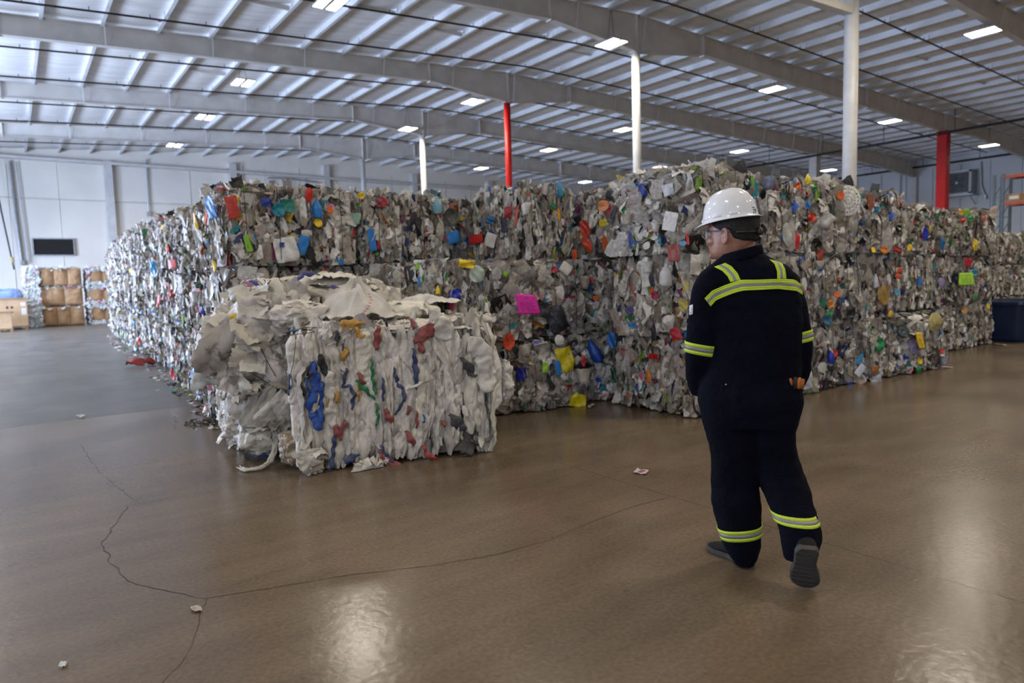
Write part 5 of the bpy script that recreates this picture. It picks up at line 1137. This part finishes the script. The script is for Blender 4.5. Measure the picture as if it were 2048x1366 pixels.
def dirt():
    c = on_floor(432, 843); rs = np.random.RandomState(4); n = 420; a = rs.rand(n)*6.28; r = np.abs(rs.normal(0, .5, n)); P = np.stack([c[0]+np.cos(a)*r*.34, c[1]+np.sin(a)*r*.30, rs.uniform(.003, .016, n)], 1)
    col = np.array([(.03, .028, .026, 0) if rs.rand() < .8 else (.4, .38, .36, 0) for _ in range(n)])
    t = patches(P, np.array([[0, 0, 1.]])+rs.normal(0, .3, (n, 3)), rs.rand(n)*6, rs.uniform(.006, .022, n), rs.uniform(.006, .022, n), col, 5, g=3); V = t[0]; V[:, 2] = np.maximum(V[:, 2], .002)
    o = link('crushed_debris', np_mesh('crushed_debris', V, t[1], t[2]), M['fabric']); tag(o, 'dark patch of crushed dirt and chips on the floor left of the white sack bales', 'debris', None, 'stuff')
    n = 260; t_ = rs.rand(n); yy = 7.5+t_*20; xx = np.interp(yy, [7.4, 9.7, 13.5, 16.5, 21.9, 28.1], [1.74, 1.92, 2.2, 2.3, 2.4, 2.9])-np.abs(rs.normal(0, .13, n))
    P = np.stack([xx, yy, rs.uniform(.004, .02, n)], 1); r_ = random.Random(9); col = np.array([(*pick_col(r_, 'L')[0], 0) for _ in range(n)])
    t = patches(P, np.array([[0, 0, 1.]])+rs.normal(0, .3, (n, 3)), rs.rand(n)*6, rs.uniform(.01, .04, n), rs.uniform(.01, .05, n), col, 6, g=4); V = t[0]; V[:, 2] = np.maximum(V[:, 2], .002)
    o = link('plastic_crumbs', np_mesh('plastic_crumbs', V, t[1], t[2]), M['fabric']); tag(o, 'small plastic crumbs strewn on the floor along the foot of the left row', 'litter', None, 'stuff')
dirt()
# ------------------------------------------------------------------ the worker walking away from the viewer
PC = np.array([2.87, 1.93, 0.0]); PD = np.array([.830, .558, 0]); PD /= np.linalg.norm(PD); PX_ = np.array([PD[1], -PD[0], 0.]); UZ = np.array([0, 0, 1.])
def Wp(px, py, dep):
    d = ray(px, py); return CAM+d*((PC+PD*dep-CAM)@PD)/(d@PD)
def sell(n, p=2.3):
    out = []
    for k in range(n):
        a = 2*math.pi*k/n; c, s = math.cos(a), math.sin(a); out.append((math.copysign(abs(c)**(2/p), c), math.copysign(abs(s)**(2/p), s)))
    return out
class Limb:
    """rings given by photo row, left and right outline, depth and half thickness"""
    def __init__(s, rows): s.r = np.array(rows, float)
    def at(s, py, a, grow=0.0, tilt=0.0, sc=1.0):
        c, sn = a; yy = py+tilt*c; v = [np.interp(yy, s.r[:, 0], s.r[:, k]) for k in range(1, 5)]
        xl, xr, dp, hd = v; ctr = Wp((xl+xr)/2, yy, dp); m = float((ctr-CAM)@CF)/FPX; hw = (xr-xl)/2*m
        return ctr+PX_*c*(hw*sc+grow)+PD*sn*(hd*sc+grow)
    def ring(s, py, n=28, **k): return [s.at(py, a, **k) for a in sell(n)]
    def loft(s, mb, step=9, sc=1.0, n=28, y0=None, y1=None):
        a, b = s.r[0, 0] if y0 is None else y0, s.r[-1, 0] if y1 is None else y1; k = max(2, int((b-a)/step))
        mb.loft([s.ring(a+(b-a)*i/k, n, sc=sc) for i in range(k+1)])
TOR = Limb([(500, 1452, 1516, .0, .055), (512, 1444, 1526, .0, .068), (521, 1434, 1542, 0, .082), (532, 1418, 1566, .0, .10), (548, 1404, 1583, .005, .118), (570, 1399, 1590, .01, .132), (600, 1401, 1594, .01, .145), (640, 1406, 1596, .01, .15), (700, 1412, 1595, .01, .148), (750, 1408, 1594, .01, .145), (775, 1404, 1597, .005, .148), (800, 1398, 1600, 0, .152), (830, 1403, 1594, .0, .150), (850, 1408, 1590, .0, .145)])
LLG = Limb([(790, 1398, 1508, .0, .135), (830, 1404, 1512, .0, .135), (850, 1408, 1512, .0, .130), (891, 1421, 1513, .01, .118), (932, 1425, 1514, .02, .105), (970, 1425, 1515, .03, .10), (1000, 1425, 1518, .03, .10), (1032, 1431, 1520, .035, .10), (1060, 1438, 1521, .04, .098), (1086, 1447, 1521, .045, .092), (1110, 1458, 1516, .045, .085), (1128, 1472, 1510, .045, .070)])
RLG = Limb([(790, 1490, 1600, .0, .135), (837, 1492, 1591, .0, .130), (880, 1500, 1590, .01, .120), (912, 1506, 1592, .02, .112), (945, 1511, 1606, .01, .105), (982, 1526, 1619, -.03, .10), (1007, 1538, 1622, -.06, .10), (1032, 1548, 1631, -.10, .098), (1057, 1557, 1640, -.13, .095), (1080, 1562, 1642, -.155, .088), (1100, 1566, 1636, -.165, .075), (1117, 1571, 1622, -.165, .055)])
LAR = Limb([(538, 1412, 1450, -.03, .05), (550, 1398, 1452, -.035, .068), (570, 1388, 1450, -.045, .078), (600, 1381, 1446, -.05, .08), (640, 1377, 1441, -.05, .078), (690, 1371, 1436, -.045, .076), (720, 1371, 1433, -.03, .072), (752, 1373, 1430, .02, .066), (775, 1377, 1420, .06, .056), (790, 1384, 1412, .08, .042)])
RAR = Limb([(538, 1545, 1578, .05, .05), (555, 1548, 1594, .055, .066), (584, 1556, 1605, .065, .075), (613, 1562, 1613, .07, .078), (654, 1568, 1621, .075, .076), (687, 1570, 1625, .075, .074), (738, 1572, 1622, .11, .066), (756, 1576, 1616, .14, .056), (775, 1580, 1606, .16, .042)])
def solid(mb, voxel, smooth=2, disp=None, name='tmp'):
    me = mb.mesh(name, True); o = bpy.data.objects.new(name, me); COL.objects.link(o)
    r = o.modifiers.new('r', 'REMESH'); r.mode = 'VOXEL'; r.voxel_size = voxel; r.use_smooth_shade = True
    if smooth: c = o.modifiers.new('c', 'SMOOTH'); c.factor = .5; c.iterations = smooth
    for k, (size, st) in enumerate(disp or []):
        t = bpy.data.textures.new('cloth_wrinkle', 'CLOUDS'); t.noise_scale = size; t.noise_depth = 2; d = o.modifiers.new('d', 'DISPLACE'); d.texture = t; d.strength = st; d.mid_level = .5; d.texture_coords = 'LOCAL'
    dg = bpy.context.evaluated_depsgraph_get(); ev = o.evaluated_get(dg); res = bpy.data.meshes.new_from_object(ev); bpy.data.objects.remove(o)
    res.polygons.foreach_set('use_smooth', [True]*len(res.polygons)); return res
M['skin'] = mat('skin', (.33, .155, .10), .45, noise=(30, .12), bump=(160, .12))
M['navy'] = mat('navy_twill', (.0032, .0036, .0085), .9, noise=(12, .25), bump=(60, .35), spec=.08)
M['hair'] = mat('dark_hair', (.012, .009, .008), .6, noise=(60, .4), bump=(180, .8))
M['lime'] = mat('lime_tape', (.50, .66, .03), .6, noise=(120, .12), bump=(220, .2)); M['silver'] = mat('silver_tape', (.24, .225, .225), .4, noise=(200, .1))
M['hat'] = mat('glossy_white_shell', (.80, .80, .81), .12)
# head frame
HA = math.radians(27); HF = -PX_*math.cos(HA)+PD*math.sin(HA); HS = -PX_*math.sin(HA)-PD*math.cos(HA)
HC = Wp(1465, 462, .0)
HR = [(-.135, .075, -.035, .040), (-.122, .100, -.055, .058), (-.105, .112, -.07, .068), (-.075, .114, -.09, .076), (-.045, .112, -.106, .082), (-.010, .108, -.116, .085), (.02, .117, -.12, .087), (.06, .112, -.118, .085), (.09, .09, -.10, .072), (.108, .06, -.07, .052), (.118, .02, -.03, .02)]
HRa = np.array(HR)
def hp(z, th, grow=0, k=2.2):
    f, b, w = [np.interp(z, HRa[:, 0], HRa[:, i]) for i in (1, 2, 3)]; c, s = math.cos(th), math.sin(th)
    c_, s_ = math.copysign(abs(c)**(2/k), c), math.copysign(abs(s)**(2/k), s)
    mid = (f+b)/2; a = (f-b)/2
    nar = 1-.16*max(0, c_)**2
    return HC+HF*(mid+c_*(a+grow))+HS*s_*(w*nar+grow)+UZ*z
def H(f, s, z): return HC+HF*f+HS*s+UZ*z
def ell(mb, c, ax, r, n=12, m=8):
    A = [np.array(a) for a in ax]; mb.loft([[c+A[0]*r[0]*math.cos(p)*math.cos(t)+A[1]*r[1]*math.cos(p)*math.sin(t)+A[2]*r[2]*math.sin(p) for t in [2*math.pi*k/n for k in range(n)]] for p in [-math.pi/2*.97+math.pi*.97*j/m for j in range(m+1)]])
def fingers(mb, wr, dr, side, nrm, L=.085):
    """palm and five curled fingers, all rooted in the palm"""
    dr, side, nrm = [np.array(v, float)/np.linalg.norm(v) for v in (dr, side, nrm)]
    ell(mb, wr+dr*.045, (dr, side, nrm), (.055, .042, .017))
    for k, (o, l) in enumerate(((-.030, .068), (-.010, .080), (.011, .075), (.030, .060))):
        p = wr+dr*.085+side*o; q = [p-dr*.02, p, p+dr*l*.45+nrm*.010, p+dr*l*.75+nrm*.026, p+dr*l*.85+nrm*.044]; mb.tube(q, [.010, .0095, .009, .008, .006], 8)
    p = wr+dr*.02-side*.036; mb.tube([p, p-side*.02+dr*.02+nrm*.008, p-side*.026+dr*.045+nrm*.02, p-side*.020+dr*.062+nrm*.03], [.012, .011, .009, .007], 8)
def person():
    body = MB()
    body.loft([[hp(z, t) for t in [2*math.pi*k/32 for k in range(32)]] for z in np.linspace(-.135, .118, 22)])
    NK = Limb([(468, 1450, 1506, .0, .058), (490, 1449, 1507, 0, .060), (510, 1450, 1510, 0, .062), (540, 1452, 1516, 0, .062)]); NK.loft(body)
    # nose, brow, lips, chin, cheeks
    body.loft([[H(f+dx, sy*w, z) for dx, sy in ((0, 1), (.012, .7), (.016, 0), (.012, -.7), (0, -1), (-.03, -1), (-.03, 1))] for z, f, w in ((.004, .104, .010), (-.018, .112, .011), (-.035, .119, .014), (-.045, .122, .019), (-.053, .117, .020), (-.058, .104, .016))])
    ell(body, H(.104, 0, .014), (HF, HS, UZ), (.018, .055, .011)); ell(body, H(.110, 0, -.073), (HF, HS, UZ), (.014, .026, .0065)); ell(body, H(.108, 0, -.084), (HF, HS, UZ), (.013, .022, .0075)); ell(body, H(.100, 0, -.112), (HF, HS, UZ), (.022, .028, .018))
    for s in (1, -1):
        ell(body, H(.07, s*.045, -.045), (HF, HS, UZ), (.038, .028, .024))
        # ear: rim, inner fold and lobe
        ec = H(-.012, s*.086, -.022); eo = []
        for k in range(15):
            a = math.radians(-150+k*300/14); eo.append(ec+HF*(-.004-.019*math.cos(a)*-1)*-1+UZ*.033*math.sin(a)+HS*s*(.012+.006*math.cos(a)))
        rim = [ec-HF*(.020*math.cos(math.radians(a)))+UZ*(.034*math.sin(math.radians(a))-.004)+HS*s*(.010+.010*math.cos(math.radians(a))) for a in range(-120, 151, 18)]
        body.tube(rim, .0058, 8); body.tube([ec-HF*.008*math.cos(math.radians(a))+UZ*.018*math.sin(math.radians(a))+HS*s*.008 for a in range(-100, 121, 20)], .0045, 6)
        ell(body, ec-UZ*.034+HF*.004+HS*s*.004, (HF, HS, UZ), (.010, .006, .011)); ell(body, ec-HF*.002, (HF, HS, UZ), (.016, .006, .028))
    TOR.loft(body, sc=.80, y0=530); LLG.loft(body, sc=.72, y0=800, y1=1110); RLG.loft(body, sc=.72, y0=800, y1=1105); LAR.loft(body, sc=.66, y1=785, y0=545); RAR.loft(body, sc=.66, y1=770, y0=550)
    lw = Wp(1396, 779, .075); rw = Wp(1594, 765, .14)
    body.tube([Wp(1400, 750, .03), lw, Wp(1398, 787, .075)], [.034, .030, .027], 12); body.tube([Wp(1597, 745, .12), rw, Wp(1590, 778, .13)], [.034, .030, .027], 12)
    fingers(body, Wp(1398, 787, .075), PX_*.45-UZ*.9-PD*.1, PD, PX_); fingers(body, Wp(1590, 778, .13), -PX_*.35-UZ*.9-PD*.3, PD, -PX_)
    bm = solid(body, .0052, 1); bm.name = 'person'
    P = link('person', bm, M['skin']); tag(P, 'worker in navy coverall with lime tape and white hard hat, walking away, hands in pockets', 'person', None, 'thing')
    # coverall
    cv = MB(); TOR.loft(cv, y0=507); LLG.loft(cv); RLG.loft(cv); LAR.loft(cv); RAR.loft(cv)
    # shoulder caps and a soft fold at hip pockets
    ell(cv, Wp(1425, 566, -.03), (PX_, PD, UZ), (.075, .085, .07)); ell(cv, Wp(1570, 570, .05), (PX_, PD, UZ), (.07, .085, .07))
    cm = solid(cv, .0085, 5, [(.16, .016), (.05, .007)]); cm.name = 'coverall'
    C = link('coverall', cm, M['navy'], P)
    bmc = bmesh.new(); bmc.from_mesh(cm); bv = BVHTree.FromBMesh(bmc)
    def shoot(px, py, bvh, off, back=None):
        d = ray(px, py); d = d/np.linalg.norm(d); h = bvh.ray_cast(Vector(CAM), Vector(d))
        if h[0] is None: return None
        return np.array(h[0])-d*off
    def drape_tape(top, bot, nme='reflective_tape', n=40):
        T = np.array([(1300+x/2.7325, 350+y/2.7325) for x, y in top]); B = np.array([(1300+x/2.7325, 350+y/2.7325) for x, y in bot])
        def along(Q, t):
            L = np.concatenate([[0], np.cumsum(np.linalg.norm(np.diff(Q, axis=0), axis=1))]); return np.array([np.interp(t*L[-1], L, Q[:, k]) for k in (0, 1)])
        G = []; last = None
        for i in range(n+1):
            row = []
            for v in (0, .17, .36, .5, .64, .83, 1):
                p = along(T, i/n)*(1-v)+along(B, i/n)*v; q = shoot(p[0], p[1], bv, .006)
                if q is None or (last is not None and np.linalg.norm(q-last) > .12): 
                    dd = ray(p[0], p[1]); q = CAM+dd*(((last if last is not None else Wp(p[0], p[1], -.1))-CAM)@CF)/(dd@CF)
                last = q; row.append(q)
            last = row[0]; G.append(row)
        G = np.array(G); mb = MB()
        for k in range(6): mb.grid(G[:, k:k+2], 1 if k in (2, 3) else 0)
        o = mb.build(nme, [M['lime'], M['silver']], C, True); so = o.modifiers.new('s', 'SOLIDIFY'); so.thickness = .003; so.offset = 0; return o
    drape_tape([(298, 675), (340, 632), (400, 606), (470, 581), (500, 573), (600, 572), (700, 568), (790, 572), (831, 602)], [(332, 719), (360, 686), (400, 668), (460, 645), (510, 632), (600, 628), (700, 623), (800, 634), (834, 655)])
    drape_tape([(352, 502), (395, 524), (425, 555), (440, 586)], [(412, 481), (448, 500), (478, 535), (496, 574)], n=20)
    drape_tape([(654, 462), (680, 485), (695, 525), (696, 570)], [(690, 470), (722, 484), (738, 515), (745, 568)], n=20)
    def band(L, py, half, tilt, grow=.004, nme='reflective_tape'):
        mb = MB(); A = sell(48, 2.3); A.append(A[0])
        rows = [[L.at(py+half*v, a, grow=grow, tilt=tilt) for v in (-1, -.36, .36, 1)] for a in A]; G = np.array(rows)
        for k in range(3): mb.grid(G[:, k:k+2], 1 if k == 1 else 0)
        o = mb.build(nme, [M['lime'], M['silver']], C, True); so = o.modifiers.new('s', 'SOLIDIFY'); so.thickness = .003; return o
    band(LAR, 697, 10.5, 6); band(RAR, 674, 10.5, -6); band(LLG, 1060, 10.5, -6); band(RLG, 1031, 10.5, 2)
    # collar
    mb = MB(); CL = Limb([(490, 1447, 1520, .0, .072), (505, 1443, 1523, .0, .076), (520, 1440, 1526, .0, .082), (535, 1432, 1534, 0, .09)])
    A = sell(40, 2.1); A.append(A[0]); mb.grid(np.array([[CL.at(y, a, tilt=-10, grow=.004) for y in (500, 507, 514, 522)] for a in A])); o = mb.build('collar', M['navy'], C, True); so = o.modifiers.new('s', 'SOLIDIFY'); so.thickness = .007
    # waist seam, hip pocket edges, sleeve patch
    def line(pts, r, m, nme):
        q = [shoot(x, y, bv, -.0005) for x, y in pts]; q = [a for a in q if a is not None]
        if len(q) > 1: return MB().tube(q, r, 5).build(nme, m, C, True)
    line([(1412+i*12, 734) for i in range(16)], .0018, M['navy'], 'waist_seam')
    line([(1440, 772), (1470, 774), (1492, 772)], .0016, M['navy'], 'pocket_edge'); line([(1518, 768), (1545, 770), (1572, 768)], .0016, M['navy'], 'pocket_edge')
    g = [[shoot(1379.5+u*6.5, 611+v*19-u*2, bv, .004) for v in (0, .33, .66, 1)] for u in (0, .5, 1)]
    if all(p is not None for r in g for p in r):
        o = MB().grid(np.array(g)).build('sleeve_patch', pmat((.6, .6, .6), .6), C); so = o.modifiers.new('s', 'SOLIDIFY'); so.thickness = .002
        q = [shoot(x, y, bv, .007) for x, y in ((1381, 627), (1384, 615), (1385.5, 626), (1381, 627))]
        if all(p is not None for p in q): MB().tube(q, .0014, 4).build('patch_triangle', M['black_plastic'], o)
    q = shoot(1452, 769, bv, .004)
    if q is not None: b_ = MB(); ell(b_, q, (PX_, PD, UZ), (.004, .003, .004)); b_.build('snap_button', M['galv'], C, True)
    # hair
    G = []
    for i in range(49):
        th = math.radians(62+236*i/48); dth = abs(math.degrees(th)-180)
        zl = float(np.interp(dth, [0, 40, 66, 80, 95, 118], [-.052, -.050, -.036, .010, .0, .028])); G.append([hp(zl+(.10-zl)*j/12, th, .0075*min(1, j/2+.25)) for j in range(13)])
    o = MB().grid(np.array(G)).build('hair', M['hair'], P, True); so = o.modifiers.new('s', 'SOLIDIFY'); so.thickness = .009; so.offset = -.5
    for s in (1, -1): e_ = MB(); ell(e_, H(.094, s*.033, -.010), (HF, HS, UZ), (.012, .013, .011)); e_.build('eyeball', pmat((.6, .58, .55), .2), P, True); e2 = MB(); ell(e2, H(.104, s*.033, -.010), (HF, HS, UZ), (.003, .005, .005)); e2.build('iris', M['black_plastic'], P, True)
    for s in (1, -1): MB().tube([H(.100, s*.052, .008), H(.112, s*.034, .013), H(.116, s*.014, .010)], .0035, 5).build('eyebrow', M['hair'], P, True)
    # hard hat
    tl = math.radians(7.0); F2 = HF*math.cos(tl)-UZ*math.sin(tl); U2 = HF*math.sin(tl)+UZ*math.cos(tl); hc = Wp(1461, 443, .0)
    def dome(th, ph, add=0):
        c, s = math.cos(th), math.sin(th); r = math.cos(ph)**.80; z = math.sin(ph); a, b, h = .131, .114, .142
        x, y = c*r*a, s*r*b; top = 0
        if abs(y) < .05 and z > .25:
            top = .0065*max(0, 1-(abs(y)/.020)**4) + .004*max(0, 1-((abs(y)-.036)/.010)**2)
            top *= min(1, (z-.25)*4)
        nn = F2*c*r+HS*s*r+U2*z; nn = nn/np.linalg.norm(nn)
        return hc+F2*x+HS*y+U2*(z*h+.008)+nn*(top+add)
    hat = MB(); nt = 72; rings = []
    for k in range(nt+1):
        th = 2*math.pi*k/nt; c = math.cos(th); fl = .013+.036*max(0, c)**3+.010*max(0, -c)**4; row = []
        base = dome(th, 0); out = F2*math.cos(th)*1.0+HS*math.sin(th); out /= np.linalg.norm(out)
        row += [base+out*fl-U2*(.010+.006*max(0, c)**3), base+out*fl*.5-U2*.004, base+out*.003+U2*.0]
        row += [dome(th, ph) for ph in np.linspace(.05, math.pi/2-.012, 22)]; rings.append(row)
    hat.grid(np.array(rings)); ho = hat.build('hard_hat', M['hat'], P, True); so = ho.modifiers.new('s', 'SOLIDIFY'); so.thickness = .003; so.offset = -1
    hm = ho.data; bh = bmesh.new(); bh.from_mesh(hm); bmesh.ops.recalc_face_normals(bh, faces=bh.faces); bvh = BVHTree.FromBMesh(bh)
    # keep the shell's normals outwards
    for th0, th1 in ((.30, .50), (.68, 1.15), (1.34, 1.72), (2.0, 2.3)):
        for sgn in (1, -1):
            g = []
            for i in range(9):
                th = sgn*(th0+(th1-th0)*i/8); e = .0055*min(1, min(i, 8-i)/1.2)
                g.append([dome(th, .035, -.002), dome(th, .055, e), dome(th, .13, e), dome(th, .165, -.002)])
            MB().grid(np.array(g)).build('rim_slot', M['hat'], ho, True)
    def strokes(paths, m, r, nme):
        mb = MB()
        for p in paths:
            q = [shoot(1380+x/8.54, 370+y/8.54, bvh, .0012) for x, y in p]; q = [a for a in q if a is not None]
            if len(q) > 1: mb.tube(q, r, 4)
        if mb.v: mb.build(nme, m, ho)
    navy = pmat((.01, .012, .06), .4)
    strokes([[(1076, 416), (1092, 415), (1106, 414)], [(1106, 414), (1094, 444), (1081, 474)], [(1081, 474), (1096, 473), (1110, 472)]], navy, .0016, 'letter_z')
    strokes([[(1115, 413), (1117, 442), (1119, 471)], [(1115, 413), (1124, 412), (1131, 411)], [(1117, 442), (1126, 441), (1133, 440)], [(1119, 471), (1128, 470), (1136, 469)]], navy, .0016, 'letter_e')
    strokes([[(1062, 386), (1066, 374), (1074, 376), (1070, 392), (1062, 386)], [(1078, 374), (1080, 392)], [(1086, 390), (1086, 374), (1094, 390), (1095, 374)], [(1102, 376), (1106, 390)]], pmat((.03, .28, .42), .4), .0012, 'cyan_lettering')
    # suspension: nape strap and ratchet knob
    MB().tube([hp(-.012, math.radians(a), .013) for a in range(118, 243, 8)], .006, 6).build('nape_strap', M['black_plastic'], ho, True)
    k0 = hp(-.012, math.radians(180), .014); MB().tube([k0, k0-HF*.018], [.019, .017], 16).build('ratchet_knob', M['black_plastic'], ho, True)
    # safety glasses
    gl = mat('clear_lens', (.75, .80, .9), .05, alpha=.28)
    gm = MB(); gm.grid(np.array([[H(.132-.035*abs(t)**2.0, t*.070, z) for z in (.006, -.008, -.024, -.034)] for t in np.linspace(-1, 1, 15)])); go = gm.build('safety_glasses', gl, P, True); so = go.modifiers.new('s', 'SOLIDIFY'); so.thickness = .002
    MB().tube([H(.133-.035*abs(t)**2, t*.070, .007) for t in np.linspace(-1, 1, 13)], .0018, 5).build('brow_bar', pmat((.35, .36, .42), .2), go, True)
    for s in (1, -1): MB().tube([H(.097, s*.071, .002), H(.06, s*.089, .001), H(.02, s*.094, .0), H(-.022, s*.096, -.004), H(-.045, s*.094, -.012)], [.0028, .0028, .0026, .0026, .003], 6).build('temple_arm', pmat((.10, .10, .12), .25), go, True)
    # shoes
    M['shoe'] = mat('shoe_black', (.007, .007, .008), .7, noise=(40, .3), bump=(150, .3), spec=.2); M['sole'] = mat('shoe_sole', (.050, .043, .038), .65, noise=(30, .25))
    def shoe(o, fwd, up, Lh=.300, wd=1.0, flip=1, nme='shoe'):
        fwd = np.array(fwd, float); fwd /= np.linalg.norm(fwd); up = np.array(up, float); up = up-fwd*(up@fwd); up /= np.linalg.norm(up); sd = np.cross(up, fwd)
        W_ = [(0, .026), (.04, .036), (.12, .042), (.3, .040), (.45, .041), (.62, .052), (.76, .056), (.88, .050), (.96, .036), (1.0, .016)]
        def w(t): return np.interp(t, [a for a, b in W_], [b for a, b in W_])*wd
        def ctr(t): return flip*.010*math.sin(t*math.pi)*1.0
        def pt(t, x, z): return o+fwd*(t*Lh)+sd*(x+ctr(t))+up*z
        e = MB(); ts = [0, .015, .04, .08]+list(np.linspace(.12, .9, 19))+[.94, .97, .99, 1.0]
        hts = lambda t: np.interp(t, [0, .05, .2, .33, .5, .7, .85, .95, 1], [.070, .088, .092, .088, .074, .056, .046, .036, .022])
        e.loft([[pt(t, w(t)*.94*math.copysign(abs(math.cos(a))**.8, math.cos(a)), .026+(hts(t)-.026)*max(0, math.sin(a))**.85 if math.sin(a) > 0 else .024) for a in [2*math.pi*k/20 for k in range(20)]] for t in ts])
        so_ = e.build(nme, M['shoe'], P, True)
        s = MB(); s.loft([[pt(t, w(t)*x, z+ (.010*max(0, t-.8)*3)) for x, z in ((-1, 0.004), (-.9, 0), (.9, 0), (1, .004), (1.02, .028), (-1.02, .028))] for t in ts]); s.build('outsole', M['sole'], so_, False)
        for k, t in enumerate((.10, .22, .34, .46, .56, .66, .76, .87)):
            MB().tube([pt(t+.02*math.cos(x*1.5)-.02, w(t)*x*.93, -.001) for x in (-1, -.6, -.2, .2, .6, 1)], .0035, 5).build('tread_groove', M['black_plastic'], so_, True)
        for k in range(4): t = .42+.07*k; MB().tube([pt(t, -.022, hts(t)*.94), pt(t+.02, 0, hts(t)+.004), pt(t, .022, hts(t)*.94)], .0028, 5).build('shoe_lace', M['black_plastic'], so_, True)
        return so_
    hl = on_floor(1500, 1133); tl_ = on_floor(1421, 1096); dv = tl_-hl; dv[2] = 0; dv /= np.linalg.norm(dv); shoe(hl+dv*.0-np.array([0, 0, -.001]), dv, UZ, np.linalg.norm(tl_-hl)*1.02, 1.0, -1)
    toe = on_floor(1612, 1180); toe[2] = .006; pit = math.radians(60); back = -PD*math.cos(pit)*.9+UZ*math.sin(pit); back /= np.linalg.norm(back)
    shoe(toe+back*.262, -back, UZ*math.cos(pit)+PD*math.sin(pit), .262, 1.16, 1)
    # gloves tucked in the right hip pocket
    q = shoot(1590, 764, bv, .008)
    if q is not None:
        e = empty('work_gloves', q); tag(e, 'orange and black work gloves tucked into the right hip pocket', 'gloves')
        for k, (dx, dz, m) in enumerate(((-.018, .0, (.45, .12, .02)), (.0, .004, (.02, .02, .02)), (.016, .002, (.5, .14, .02)), (.028, -.004, (.35, .10, .02)))):
            MB().tube([q*0+PX_*dx-UZ*.03, PX_*dx*1.1+UZ*(.004+dz), PX_*(dx*1.25)+UZ*(.018+dz)-PD*.004], [.010, .011, .007], 8).build('glove_finger', pmat(m, .7, (60, .4)), e, True)
    bmc.free(); bh.free()
person()
